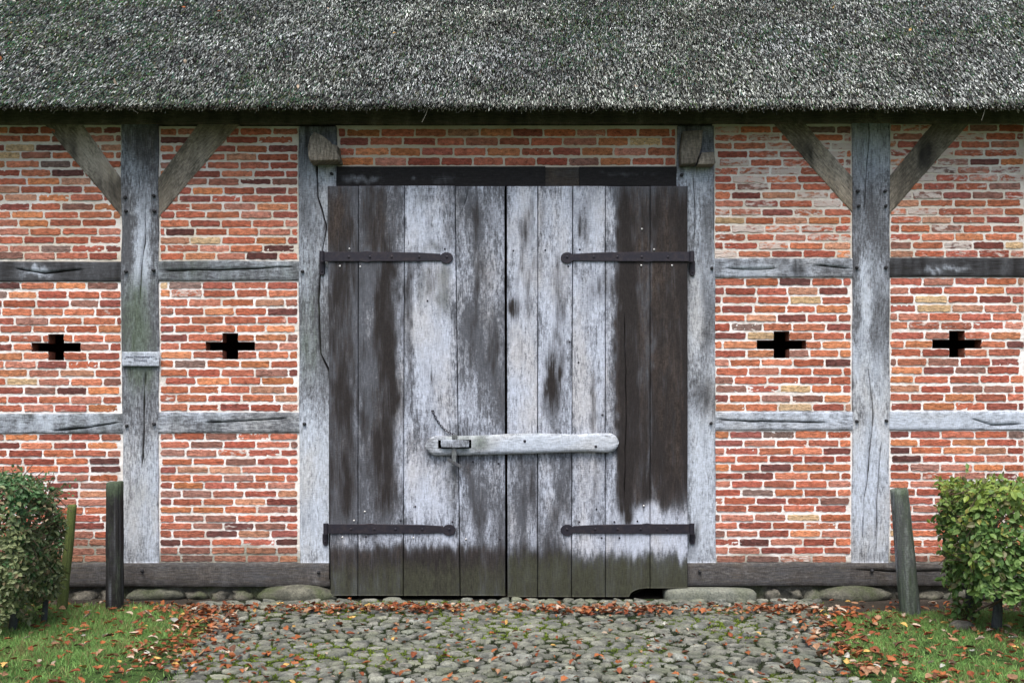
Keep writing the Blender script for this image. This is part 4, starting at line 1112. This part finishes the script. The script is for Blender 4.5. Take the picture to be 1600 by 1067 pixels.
sheet("ground", [(-120, -160), (120, -160), (120, 120), (-120, 120)], 0.0, M_SOIL)
def edgeL(y):   # left edge of the cobbles as a function of y
    return np.interp(y, [-8, -2.6, -1.6, -1.0, -0.6, -0.3, 0], [-2.1, -2.02, -2.12, -2.25, -2.5, -2.55, -2.3]) + (fbm(np.asarray(y) * 3, np.asarray(y) * 0, 3, 3) - 0.5) * 0.16
def edgeR(y):
    return np.interp(y, [-8, -2.6, -1.6, -1.0, -0.5, 0], [2.15, 2.02, 2.12, 2.30, 2.45, 2.5]) + (fbm(np.asarray(y) * 3, np.asarray(y) * 0 + 5, 3, 4) - 0.5) * 0.16
ys = np.linspace(-0.02, -9.0, 60)
def lawn_top_l(x): return -0.40 + 0.05 * np.sin(x * 3) - 0.10 * sstep(x, -3.0, -2.4)
def lawn_top_r(x): return -0.62 + 0.06 * np.sin(x * 2.3 + 1)
yl = np.linspace(-0.55, -9.0, 50)
sheet("lawn", [(-60, -0.5)] + [(xx, lawn_top_l(xx)) for xx in np.linspace(-6, -2.6, 30)] + [(edgeL(y) - 0.02, y) for y in yl] + [(-2.2, -40), (-60, -40)], 0.010, M_TURF)
sheet("lawn", [(60, -0.5)] + [(xx, lawn_top_r(xx)) for xx in np.linspace(6, 2.5, 30)] + [(edgeR(y) + 0.02, y) for y in np.linspace(-0.62, -9.0, 50)] + [(2.2, -40), (60, -40)], 0.010, M_TURF)

# cobbles (surface of the path): relaxed packing of uneven rounded stones
def cobbles():
    ya, yb2 = -0.10, -4.6
    asp = 1.28
    N = 2350
    C = np.c_[RS.uniform(-2.75, 2.75, N), RS.uniform(yb2, ya, N)]
    wgt = RS.uniform(0.7, 1.35, N)
    sc = np.array([1 / asp, 1.0])
    for it in range(5):
        Sx = np.c_[RS.uniform(-2.75, 2.75, 30000), RS.uniform(yb2, ya, 30000)]
        own = np.empty(len(Sx), int)
        for k in range(0, len(Sx), 5000):
            d = (((Sx[k:k + 5000, None] - C[None]) * sc) ** 2).sum(-1); own[k:k + 5000] = d.argmin(1)
        for j in (0, 1):
            sm = np.bincount(own, Sx[:, j], N); ct = np.bincount(own, minlength=N)
            C[:, j] = np.where(ct > 0, 0.35 * C[:, j] + 0.65 * sm / np.maximum(ct, 1), C[:, j])
    C += RS.normal(0, 0.006, C.shape)
    acc = Acc()
    K = 18; ang = np.linspace(0, 2 * math.pi, K, endpoint=False)
    Cs = C * sc
    outl = np.zeros((N, K)); ok = np.zeros(N, bool)
    for i in range(N):
        d = Cs - Cs[i]; dist = np.hypot(d[:, 0], d[:, 1]); nb = np.where((dist > 1e-6) & (dist < 0.34))[0]
        ph = np.arctan2(d[nb, 1], d[nb, 0]); co = np.cos(ang[:, None] - ph[None])
        rr = np.where(co > 0.15, (dist[nb][None] / 2) / np.maximum(co, 0.15), 9).min(1)
        rr = np.minimum(rr, 0.08)
        rr = rr - 0.0045
        for _ in range(2): rr = 0.5 * rr + 0.25 * (np.roll(rr, 1) + np.roll(rr, -1))
        rr *= RS.uniform(0.80, 1.0) * (1 + RS.normal(0, 0.025, K))
        outl[i] = rr
        ok[i] = (C[i, 0] > edgeL(C[i, 1]) - 0.02) and (C[i, 0] < edgeR(C[i, 1]) + 0.02)
    prof_ = [(1.0, -0.5), (0.985, 0.30), (0.92, 0.74), (0.74, 0.93), (0.38, 0.995)]
    for i in np.where(ok)[0]:
        h = RS.uniform(0.014, 0.031); zb = RS.normal(0, 0.004); tx, ty = RS.normal(0, 0.09, 2)
        V = []
        for f, z in prof_:
            xx = np.cos(ang) * outl[i] * f * asp; yy = np.sin(ang) * outl[i] * f
            V.append(np.c_[xx + C[i, 0], yy + C[i, 1], zb + h * z + xx * tx + yy * ty + RS.normal(0, 0.0012, K)])
        V.append([[C[i, 0], C[i, 1], zb + h]])
        V = np.vstack(V); I = np.arange(5)[:, None] * K + np.arange(K)[None]; I2 = np.roll(I, -1, 1)
        g = RS.choice([0.2, 0.4, 0.55, 0.85], p=[.2, .35, .3, .15]) * RS.uniform(0.8, 1.15); tint = np.array([[0.98, 1.0, 0.9], [1.0, 1.0, 0.98], [1.02, 0.98, 0.97], [1.0, 1.02, 0.84], [0.95, 1.0, 1.05]][RS.randint(5)])
        acc.add(V, [np.stack([I[:-1], I2[:-1], I2[1:], I[1:]], -1).reshape(-1, 4), np.c_[I[4], I2[4], np.full(K, 5 * K)]], None, (*np.clip(g * tint, 0, 1), 0))
    bed = [(edgeL(y), y, 0.006) for y in ys] + [(edgeR(y), y, 0.006) for y in ys[::-1]]
    acc.add(bed, [list(range(len(bed)))], None, None, 1)
    o = acc.build("cobble_path", [M_COBBLE, M_BED], None, True); kind(o, "structure")
    return C, outl, asp
COB_C, COB_R, ASP = cobbles()

def in_gap(P):
    """True where a point of the path lies in a joint between cobbles"""
    res = np.zeros(len(P), bool); sc = np.array([1 / ASP, 1.0])
    for k in range(0, len(P), 4000):
        d = (P[k:k + 4000, None] - COB_C[None]) * sc; r2 = (d ** 2).sum(-1); j = r2.argmin(1)
        dj = d[np.arange(len(j)), j]; a = np.arctan2(dj[:, 1], dj[:, 0]) % (2 * math.pi)
        ki = np.round(a / (2 * math.pi) * COB_R.shape[1]).astype(int) % COB_R.shape[1]
        res[k:k + 4000] = np.sqrt(r2[np.arange(len(j)), j]) > COB_R[j, ki] * 0.93
    return res

def blades(acc, P, hgt, wid, col, zb, spread=0.45):
    n = len(P)
    tv = np.array([[-0.5, 0, 0], [0.5, 0, 0], [0.32, 0.6, 0.06], [-0.32, 0.6, 0.06], [0, 1.0, 0.22]])
    tf = [np.array([[0, 1, 2, 3]]), np.array([[3, 2, 4]])]
    ax = np.c_[RS.normal(0, spread, (n, 2)), np.ones(n)]
    Rm = frames(ax, RS.normal(0, 1, (n, 3)) * [1, 1, 0.1])
    pos = np.c_[P, np.full(n, zb)]
    scatter(acc, tv, tf, pos, Rm, np.c_[wid, hgt, hgt], col)

# lawn grass
acc = Acc()
for sgn, n in ((-1, 125000), (1, 125000)):
    X = sgn * RS.uniform(1.7, 5.4, n); Y = RS.uniform(-4.2, -0.3, n)
    nz = fbm(X * 2.2, Y * 2.2, 3, 60 + sgn)
    if sgn < 0:
        ed = edgeL(Y) - X; tp = lawn_top_l(X) - Y
    else:
        ed = X - edgeR(Y); tp = lawn_top_r(X) - Y
    keep = (RS.rand(n) < sstep(ed, -0.12, 0.20) * sstep(tp + (nz - 0.5) * 0.3, -0.06, 0.12) * (0.15 + 1.5 * sstep(nz, 0.28, 0.62)))
    X, Y, nz = X[keep], Y[keep], nz[keep]; m = len(X)
    g = RS.rand(m) * 0.6 + 0.4 * fbm(X * 3, Y * 3, 2, 70)
    col = np.c_[0.10 + 0.18 * g, 0.215 + 0.26 * g, 0.06 + 0.075 * g]
    dry = RS.rand(m) < 0.14 + 0.25 * (fbm(X * 5, Y * 5, 3, 71) > 0.6); col[dry] = [0.24, 0.2, 0.09]
    blades(acc, np.c_[X, Y], RS.uniform(0.018, 0.052, m) * (0.45 + 1.1 * nz), RS.uniform(0.003, 0.006, m), col, 0.008, 0.6)
kind(acc.build("grass", M_GRASS), "stuff")
# moss and small weeds in the joints of the cobbles
acc = Acc()
n = 230000
P = np.c_[RS.uniform(-2.6, 2.6, n), RS.uniform(-3.2, -0.15, n)]
ms = fbm(P[:, 0] * 1.3 + 9, P[:, 1] * 1.6, 4, 33) + 0.10 * sstep(-P[:, 0], -0.6, 1.2) * sstep(-P[:, 1], 1.0, 2.2)
inside = (P[:, 0] > edgeL(P[:, 1]) - 0.03) & (P[:, 0] < edgeR(P[:, 1]) + 0.03)
k = inside & (RS.rand(n) < 0.35 + 0.65 * sstep(ms, 0.38, 0.54)); P, ms = P[k], ms[k]
k = in_gap(P); P, ms = P[k], ms[k]; m = len(P)
bright = sstep(ms, 0.48, 0.66) * RS.rand(m)
col = np.c_[0.03 + 0.20 * bright, 0.045 + 0.28 * bright, 0.018 + 0.012 * bright]
blades(acc, P, RS.uniform(0.008, 0.020, m) * (1 + 0.4 * bright), RS.uniform(0.004, 0.009, m), col, 0.006, 1.0)
kind(acc.build("moss", M_GRASS), "stuff")

# ================================================================== POSTS IN THE GROUND
def wood_post(name, bx, by, tx, ty, d, w_top, w_bot, mask, label, seed, cut=0.0, round_=4.0, lean_y=0.0, mat=M_WOOD):
    """hewn post from its base pixel to its top pixel at depth d"""
    B = np.array([px(bx, by, d)[0], -d, -0.06]); T_ = np.array([px(tx, ty, d)[0], -d + lean_y, px(tx, ty, d)[1]])
    a = Acc(); nv, n = 26, 48; ang = np.linspace(0, 2 * math.pi, n, endpoint=False)
    def se(x): return np.sign(x) * np.abs(x) ** (2.0 / round_)
    Vs = []; rng = np.random.RandomState(seed)
    for i in range(nv):
        s = i / (nv - 1); c = B + (T_ - B) * s; w = (w_bot + (w_top - w_bot) * s) / 2
        jx = (fbm(np.cos(ang) * 1.5 + seed, np.sin(ang) * 1.5 + s * 5, 3, seed) - 0.5) * 0.012 - 0.007 * sstep(fbm(ang * 4.5 + (fbm(ang, ang * 0 + s * 2, 2, seed) - 0.5), ang * 0 + s * 0.8 + seed, 2, seed + 2), 0.56, 0.74) * w / 0.06
        P = np.c_[c[0] + se(np.cos(ang)) * (w + jx), c[1] + se(np.sin(ang)) * (w * 0.9 + jx), np.full(n, c[2]) + (se(np.cos(ang)) * cut * w if i == nv - 1 else 0) + (rng.normal(0, 0.003, n) if i == nv - 1 else 0)]
        Vs.append(P)
    top = Vs[-1].mean(0) + [0, 0, 0.004]
    ins = top + (Vs[-1] - top) * 0.88 + [0, 0, 0.006]
    Vs.append(ins)
    V = np.vstack(Vs + [top[None] + [[0, 0, 0.006]]]); I = np.arange(nv + 1)[:, None] * n + np.arange(n)[None]; I2 = np.roll(I, -1, 1)
    uv = np.c_[np.tile(np.linspace(0, 4 * w_bot, n), nv + 1), np.repeat(np.linspace(0, np.linalg.norm(T_ - B), nv + 1), n)]; uv = np.vstack([uv, [[0, 0]]]) + seed * 1.7
    a.add(V, [np.stack([I[:-1], I2[:-1], I2[1:], I[1:]], -1).reshape(-1, 4), np.c_[I[nv], I2[nv], np.full(n, (nv + 1) * n)]], uv, mask(V))
    o = a.build(name, mat, None, True, loc=(B[0], B[1], 0))
    return tag(o, label, "post", "wooden posts in front of the barn")

def pm(dark, pale, green, brown, seed, topgreen=0.0, ztop=1.0):
    def f(V):
        n1 = fbm(V[:, 0] * 45, V[:, 2] * 3 + V[:, 1] * 30, 3, seed) - 0.5
        out = np.c_[dark + n1 * 1.1, pale - n1 * 1.0, green + (fbm(V[:, 0] * 18, V[:, 2] * 5, 3, seed + 4) - 0.5) * 0.7 + topgreen * sstep(V[:, 2], ztop - 0.16, ztop), np.full(len(V), brown)]
        return out
    return f
wood_post("wooden_post", 179.5, 953, 179, 754, 0.50, 0.117, 0.125, pm(0.95, 0.0, 0.12, 0.0, 1, 0.8, 1.0), "thick black upright wooden post with a mossy top before the left oak post", 1, cut=0.05)
M_STAKE = wood_material("algae_stake", (0.10, 0.115, 0.045), (0.15, 0.17, 0.07), (0.03, 0.035, 0.02), (0.07, 0.07, 0.03), (0.085, 0.125, 0.03), 0.6)
wood_post("wooden_stake", 95, 955, 113, 790, 0.52, 0.066, 0.082, pm(0.05, 0.3, 0.6, 0.1, 2), "thin green algae-covered stake leaning beside the left hedge", 2, round_=2.2, mat=M_STAKE)
wood_post("wooden_post", 1424, 963, 1405, 765, 0.66, 0.128, 0.150, pm(0.42, 0.15, 0.5, 0.05, 3, 0.4, 1.0), "thick leaning grey-green wooden post in the grass near the right hedge", 3, cut=0.12, round_=3.0)

# ================================================================== HEDGES
LV = np.array([[0, 0, 0], [0.26, 0.28, 0.10], [0.27, 0.62, 0.09], [0, 1.0, -0.06], [-0.27, 0.62, 0.09], [-0.26, 0.28, 0.10], [0, 0.45, 0.0]])
LF = [np.array([[0, 1, 6, 5]]), np.array([[1, 2, 6], [2, 3, 6], [3, 4, 6], [4, 5, 6]])]
def hedge(label, x0, x1, y0, y1, z0f, z1, n, size, colfn, seed, stems, end_side, rough=0.26, corner=0.10):
    rng = np.random.RandomState(seed)
    root = bpy.data.objects.new("hedge", None); COL.objects.link(root)
    cx, cy = (x0 + x1) / 2, (y0 + y1) / 2
    root.location = (cx, cy, 0); tag(root, label, "hedge")
    def child(acc, name, mat, smooth=False):
        o = acc.build(name, mat, root, smooth, loc=(cx, cy, 0)); o.location = (0, 0, 0); return o
    # leaf positions: denser towards the clipped faces
    U = rng.rand(n, 3)
    shell = rng.rand(n) < 0.72
    face = rng.choice(4, n, p=[0.42, 0.16, 0.26, 0.16])       # front, back, top, end
    for k in range(n):
        if shell[k]:
            dpt = abs(rng.normal(0, 0.05))
            if face[k] == 0: U[k, 1] = dpt
            elif face[k] == 1: U[k, 1] = 1 - dpt
            elif face[k] == 2: U[k, 2] = 1 - dpt
            else: U[k, 0] = (1 - dpt * 0.5) if end_side > 0 else dpt * 0.5
    X = x0 + U[:, 0] * (x1 - x0); Y = y0 + U[:, 1] * (y1 - y0)
    zb = z0f(X) + (fbm(X * 6, Y * 6, 2, seed) - 0.5) * 0.22
    Z = zb + U[:, 2] * (z1 - zb)
    # soften corners and rough up the clipped faces
    nb = fbm(X * 5 + Z * 3, Z * 5 + Y * 4, 3, seed + 1) - 0.5
    cen = np.array([cx, cy, z1 * 0.55])
    out = np.c_[(X - cen[0]) / (x1 - x0) * 0.5, (Y - cen[1]) / (y1 - y0), (Z - cen[2]) / z1 * 1.2]
    out /= np.linalg.norm(out, axis=1)[:, None] + 1e-6
    P = np.c_[X, Y, Z] + out * (nb * rough)[:, None]
    edge_x = (x1 - X) if end_side > 0 else (X - x0)
    P[:, 2] -= corner * np.clip(1 - edge_x / 0.22, 0, 1) ** 2 * (U[:, 2] > 0.6)
    gaps = fbm(P[:, 0] * 7 + 4, P[:, 2] * 7, 3, seed + 7)
    keep = rng.rand(n) < 0.35 + 1.4 * sstep(gaps, 0.3, 0.55)
    P, out, U = P[keep], out[keep], U[keep]; m = len(P)
    nrm = out * 0.8 + np.array([0, -0.35, 0.55]) + rng.normal(0, 0.55, (m, 3))
    ax = np.c_[rng.normal(0, 0.8, m), rng.normal(-0.25, 0.5, m), rng.normal(-0.35, 0.6, m)]
    acc = Acc()
    s = size * rng.uniform(0.6, 1.3, m)
    scatter(acc, LV, LF, P, frames(ax, nrm), s, colfn(P, U, rng))
    # shoots sticking out of the clipped outline
    sh = 130; px_ = []; cc = []; axs = []
    tw = Acc()
    for i in range(sh):
        b = np.array([rng.uniform(x0, x1), rng.uniform(y0, y1), z1 - 0.06]) if rng.rand() < 0.6 else np.array([x1 if end_side > 0 else x0, rng.uniform(y0, y1), rng.uniform(z1 * 0.45, z1)])
        dr = np.array([rng.normal(0.25 * end_side, 0.5), rng.normal(-0.1, 0.4), rng.uniform(0.0, 0.7)]); dr /= np.linalg.norm(dr)
        L = rng.uniform(0.05, 0.20)
        tube(tw, [b - dr * 0.1, b + dr * L * 0.5, b + dr * L + [0, 0, -0.01]], [0.0035, 0.0025, 0.0015], 5, col=(0.10, 0.075, 0.05, 0))
        for q in np.linspace(0.1, 1, 6):
            px_.append(b + dr * L * q); axs.append(dr + rng.normal(0, 0.7, 3))
    px_ = np.array(px_); k = len(px_)
    scatter(acc, LV, LF, px_, frames(np.array(axs), rng.normal(0, 0.5, (k, 3)) + [0, -0.4, 0.8]), size * rng.uniform(0.5, 0.95, k), colfn(px_, np.c_[np.ones((k, 2)) * 0.5, np.full(k, 0.97)], rng))
    # inner twigs
    for i in range(150):
        bx = rng.uniform(x0 + 0.05, x1 - 0.05); zz = rng.uniform(0.15, z1 - 0.15)
        b = np.array([bx, cy + rng.normal(0, 0.05), zz]); e = b + np.array([rng.normal(0, 0.2), rng.normal(0, 0.2), rng.uniform(0.05, 0.28)])
        tube(tw, [b, (b + e) / 2 + rng.normal(0, 0.02, 3), e], [0.007, 0.005, 0.003], 5, col=(0.085, 0.065, 0.045, 0))
    child(acc, "foliage", M_LEAF)
    child(tw, "twigs", M_STRAW)
    for (sx, sy, r0, lx) in stems:
        a = Acc(); zt = z1 * 0.75
        zz = np.linspace(-0.05, zt, 9)
        tube(a, np.c_[sx + lx * zz + (fbm(zz * 4, zz * 0 + sx, 2, seed) - 0.5) * 0.06, sy + (fbm(zz * 4, zz * 0 + sx + 4, 2, seed) - 0.5) * 0.05, zz], r0 * np.linspace(1.15, 0.55, 9) * (1 + 0.2 * (fbm(zz * 9, zz * 0, 2, 4) - 0.5)), 9, col=(0.6, 0.1, 0.35, 0.1))
        child(a, "stem", M_WOOD, True)
    return root

def col_left(P, U, rng):
    m = len(P); g = rng.rand(m)
    c = np.c_[0.088 + 0.14 * g, 0.115 + 0.155 * g, 0.05 + 0.075 * g]                 # olive, half withered
    top = sstep(U[:, 2], 0.72, 0.95)[:, None] * (rng.rand(m)[:, None] < 0.8)
    gr = np.c_[0.055 + 0.05 * g, 0.135 + 0.08 * g, 0.05 + 0.035 * g]
    c = c * (1 - top) + gr * top
    k = rng.rand(m) < 0.07; c[k] = [0.24, 0.19, 0.11]
    k = rng.rand(m) < 0.14; c[k] = np.c_[0.05, 0.11, 0.035]
    return c
def col_right(P, U, rng):
    m = len(P); g = rng.rand(m)
    c = np.c_[0.065 + 0.11 * g, 0.14 + 0.14 * g, 0.04 + 0.035 * g]
    top = (sstep(U[:, 2], 0.74, 0.97) * rng.rand(m))[:, None]
    c = c * (1 - top) + np.array([0.26, 0.34, 0.06]) * top
    k = rng.rand(m) < 0.05; c[k] = [0.27, 0.25, 0.06]
    k = rng.rand(m) < 0.08; c[k] = [0.14, 0.14, 0.065]
    return c
def hx(x, d): return px(x, 0, d)[0]
hedge("clipped olive-brown hedge beside the thin leaning stake", -5.5, hx(60, 1.3), -1.60, -0.92, lambda X: -0.03 + 0.26 * sstep(X, hx(10, 1.3), hx(62, 1.3)), 1.10, 25000, 0.042, col_left, 5,
      [(hx(20, 1.2), -1.2, 0.028, 0.02), (hx(68, 1.0), -1.0, 0.02, 0.05), (hx(-60, 1.2), -1.2, 0.026, 0.0), (hx(-160, 1.2), -1.2, 0.026, 0.0), (hx(-250, 1.2), -1.2, 0.026, 0.0)], 1)
hedge("clipped green hedge with bare lower stems near the leaning post", hx(1500, 1.3), 5.5, -1.60, -0.95, lambda X: 0.30 - 0.12 * sstep(X, hx(1540, 1.3), hx(1620, 1.3)), 1.05, 15000, 0.056, col_right, 6,
      [(hx(1508, 0.9), -0.98, 0.036, 0.0), (hx(1568, 1.3), -1.22, 0.034, -0.04), (hx(1660, 1.2), -1.2, 0.03, 0.0), (hx(1760, 1.2), -1.2, 0.03, 0.0)], -1, 0.14, 0.03)
# suckers at the foot of the right hedge: a small plant of its own
acc = Acc(); tw = Acc()
rng = np.random.RandomState(9)
bx, by = hx(1503, 0.95), -1.0
P = []; A_ = []
for i in range(26):
    a0 = rng.uniform(0, 6.28); L = rng.uniform(0.15, 0.36); e = np.array([bx + math.cos(a0) * L * 0.5, by + math.sin(a0) * L * 0.4, L])
    b = np.array([bx + rng.normal(0, 0.03), by + rng.normal(0, 0.03), 0])
    tube(tw, [b, (b + e) / 2 + [0, 0, 0.03], e], [0.004, 0.003, 0.0015], 5, col=(0.09, 0.085, 0.04, 0))
    for q in np.linspace(0.35, 1, 7): P.append(b + (e - b) * q); A_.append(rng.normal(0, 1, 3))
P = np.array(P); k = len(P)
scatter(acc, LV, LF, P, frames(np.array(A_), rng.normal(0, 0.5, (k, 3)) + [0, -0.5, 0.8]), rng.uniform(0.025, 0.06, k), col_right(P, np.full((k, 3), 0.4), rng))
sk = bpy.data.objects.new("shrub", None); COL.objects.link(sk); sk.location = (bx, by, 0)
tag(sk, "low leafy suckers sprouting from the soil under the right hedge's end", "shrub")
for ac, nm, mt in ((acc, "foliage", M_LEAF), (tw, "twigs", M_STRAW)):
    o = ac.build(nm, mt, sk, loc=(bx, by, 0)); o.location = (0, 0, 0)
# field stone in the grass
a = Acc(); Xr, Zr = 3.33, 0.02
dr = 1600 * CAM_H / (985 - HOR); Xr = (1503 - 800) * dr / 1600
stone(a, (Xr, -(CAM_D - dr), 0.02), (0.085, 0.07, 0.05), 77, (0.5, 0.48, 0.5))
o = a.build("rock", M_FIELD, None, True, loc=(Xr, -(CAM_D - dr), 0)); tag(o, "small grey rounded rock lying in the grass under the right hedge", "rock")

# ================================================================== FALLEN LEAVES
LEAF_COL = {"russet": (0.20, 0.058, 0.025), "orange": (0.30, 0.10, 0.036), "tan": (0.29, 0.165, 0.095), "pale buff": (0.44, 0.35, 0.27), "dark brown": (0.10, 0.045, 0.027), "yellow": (0.50, 0.32, 0.10), "grey": (0.42, 0.42, 0.38)}
LEAF_W = {"russet": 0.27, "orange": 0.27, "tan": 0.18, "pale buff": 0.09, "dark brown": 0.10, "yellow": 0.06, "grey": 0.03}
def leaf_shape(kindn, seed):
    rng = np.random.RandomState(seed)
    n = 9; s = np.linspace(0, 1, n)
    w = 0.30 * np.sin(np.pi * s ** 0.85) ** 0.8
    if kindn == 1: w = w * (1 + 0.38 * np.cos(s * 6.28 * 3.2))
    if kindn == 2: w = w * 1.25
    w = np.maximum(w, 0.012)
    curl, fold, tw_ = rng.uniform(-1.5, 1.9), rng.uniform(0.1, 0.8), rng.uniform(-0.6, 0.6)
    V = []
    for i in range(n):
        a = curl * (s[i] - 0.5); yy = math.sin(a) / curl if abs(curl) > 0.05 else s[i] - 0.5; zz = (1 - math.cos(a)) / curl if abs(curl) > .05 else 0
        for q in (-1, -0.5, 0, 0.5, 1):
            r = tw_ * (s[i] - 0.5); lx = q * w[i] * math.cos(fold * abs(q)); lz = abs(q) * w[i] * math.sin(fold) + rng.normal(0, 0.012)
            V.append((lx * math.cos(r) - lz * math.sin(r), yy, zz + lx * math.sin(r) + lz * math.cos(r)))
    V = np.array(V); V[:, 2] -= V[:, 2].min()
    I = np.arange(n)[:, None] * 5 + np.arange(5)[None]
    q = np.stack([I[:-1, :-1], I[:-1, 1:], I[1:, 1:], I[1:, :-1]], -1).reshape(-1, 4)
    # stalk
    V = np.vstack([V, [[-0.012, -0.5, 0.02], [0.012, -0.5, 0.02], [0.0, -0.78, 0.05]]]); k = n * 5
    return V, [q, np.array([[k, k + 1, k + 2]])]
SHAPES = [leaf_shape(k % 3, 20 + k) for k in range(8)]
leaves = []     # (x, y, z, size, shape, colour, zone)
cn = list(LEAF_COL); cw = np.array([LEAF_W[c] for c in cn]); cw /= cw.sum()
def add_leaves(n, fx, fy, zone, z0, zr=0.015, size=(0.03, 0.08), wts=None):
    for _ in range(n):
        y = fy(); x = fx(y)
        leaves.append((x, y, z0 + random.random() * zr, random.uniform(*size), random.randrange(8), random.choices(cn, wts or cw)[0], zone))
def yrow(py): return -(CAM_D - 1600 * CAM_H / (py - HOR))
wd = [0.32, 0.24, 0.17, 0.06, 0.17, 0.03, 0.01]
# drift along the cobbles in front of the doors
for _ in range(1000):
    x = random.uniform(-2.35, 2.4)
    dens = 0.35 + 1.1 * float(vnoise(np.array(x * 2.1), np.array(0.3), 5)) - (0.25 if x > 0.5 else 0)
    if random.random() > dens: continue
    y = random.gauss(-0.60 - 0.05 * math.sin(x * 1.4) - (0.02 if x < 0 else -0.0), 0.085)
    leaves.append((x, y, 0.03 + random.random() * 0.03, random.uniform(0.028, 0.074), random.randrange(8), random.choices(cn, wd)[0], "drift"))
# heaps at both ends of the drift, along the lawn edges
for _ in range(430):
    s = random.random() ** 1.4; y = -0.50 - s * 1.9; x = float(edgeL(np.array(y))) + random.gauss(0.02, 0.16 + 0.05 * s)
    leaves.append((x, y, 0.025 + random.random() * 0.03, random.uniform(0.028, 0.074), random.randrange(8), random.choices(cn, [0.3, .3, .2, .06, .1, .03, .01])[0], "left edge"))
for _ in range(210):
    s = random.random() ** 1.3; y = -0.55 - s * 1.9; x = float(edgeR(np.array(y))) + random.gauss(0.08, 0.17)
    leaves.append((x, y, 0.025 + random.random() * 0.025, random.uniform(0.045, 0.085), random.randrange(8), random.choices(cn, wd)[0], "right edge"))
add_leaves(520, lambda y: random.uniform(-4.6, -2.1), lambda: yrow(random.uniform(948, 1085)), "left lawn", 0.030)
add_leaves(620, lambda y: random.uniform(2.1, 4.6), lambda: yrow(random.uniform(955, 1085)), "right lawn", 0.030)
add_leaves(480, lambda y: random.uniform(-2.0, 2.0), lambda: yrow(random.uniform(948, 1085)), "cobbles", 0.026, size=(0.018, 0.065))
add_leaves(45, lambda y: random.uniform(-4.2, -2.3), lambda: random.uniform(-0.42, -0.14), "left soil", 0.006)
add_leaves(55, lambda y: random.uniform(1.6, 4.4), lambda: random.uniform(-0.6, -0.14), "right soil", 0.01)
add_leaves(110, lambda y: random.uniform(-4, 4), lambda: random.uniform(-4.4, -2.7), "front", 0.03)
ZT = {"drift": "in the leaf drift before the barn doors", "left edge": "heaped along the left edge of the cobbles", "right edge": "along the right edge of the cobbles", "left lawn": "on the grass left of the cobbles", "right lawn": "on the grass right of the cobbles",
      "cobbles": "on the cobbles away from the leaf drift", "left soil": "on bare soil along the left wall", "right soil": "on bare soil along the right wall", "front": ""}
mats_leaf = {}
for c in cn:
    t = NT("leaf_" + c.replace(" ", "_"))
    pos = t.n("ShaderNodeNewGeometry").outputs["Position"]
    n1 = t.noise(pos, 60, 4, 0.65).outputs[0]
    cc = t.mix(1.0, LEAF_COL[c], t.gray(t.lin(n1, 0.25, 0.75, 0.55, 1.35)), 'MULTIPLY')
    t.bump(n1, 0.3, 0.004)
    mats_leaf[c] = t.done(cc, 0.7, 0, 0.3)
def leaf_score(l):
    d = l[1] + CAM_D
    sx, sy = l[0] / d * 1600 + 800, HOR + CAM_H / d * 1600
    if not (5 < sx < 1595 and sy < 1060): return -1
    return l[3] / d * (1.15 if l[2] > 0.045 else 1)
leaves.sort(key=leaf_score, reverse=True)
protos = {}
NIND = 296
acc = Acc()
for i, (x, y, z, s, sh, c, zone) in enumerate(leaves):
    rz_ = random.uniform(0, 6.28); tx_, ty_ = random.gauss(0, 0.28), random.gauss(0, 0.28)
    if i < NIND and leaf_score(leaves[i]) > 0:
        if (sh, c) not in protos:
            a = Acc(); a.add(*SHAPES[sh]); o = a.build("fallen_leaf", mats_leaf[c], None, True); protos[(sh, c)] = o
        else:
            o = protos[(sh, c)].copy(); COL.objects.link(o)
        o.location = (x, y, z); o.rotation_euler = (tx_, ty_, rz_); o.scale = (s, s, s)
        tag(o, f"{c} fallen leaf {ZT[zone]}", "leaf", "fallen autumn leaves")
    else:
        M = Matrix.LocRotScale((x, y, z), __import__('mathutils').Euler((tx_, ty_, rz_)), (s, s, s))
        V, F = SHAPES[sh]; Vw = V @ np.array(M.to_3x3()).T + np.array((x, y, z))
        acc.add(Vw, F, None, (*(np.array(LEAF_COL[c]) * random.uniform(0.75, 1.2)), 0))
# a few stray leaves caught on the thatch belong to the same litter
for i in range(34):
    xx, q = RS.uniform(-4.6, 4.6), RS.uniform(0.1, 1.9)
    p = np.array([xx, EY, EZ + 0.05]) + sl * q + nr_ * 0.03
    V, F = SHAPES[i % 8]; s = RS.uniform(0.03, 0.055)
    Rm = frames(RS.normal(0, 1, (1, 3)), nr_[None] + RS.normal(0, 0.25, (1, 3)))[0]
    acc.add((V * s) @ Rm.T + p, F, None, (*LEAF_COL[["pale buff", "pale buff", "grey", "tan", "yellow", "orange"][i % 6]], 0))
kind(acc.build("leaf_litter", M_LITTER, None, True), "stuff")
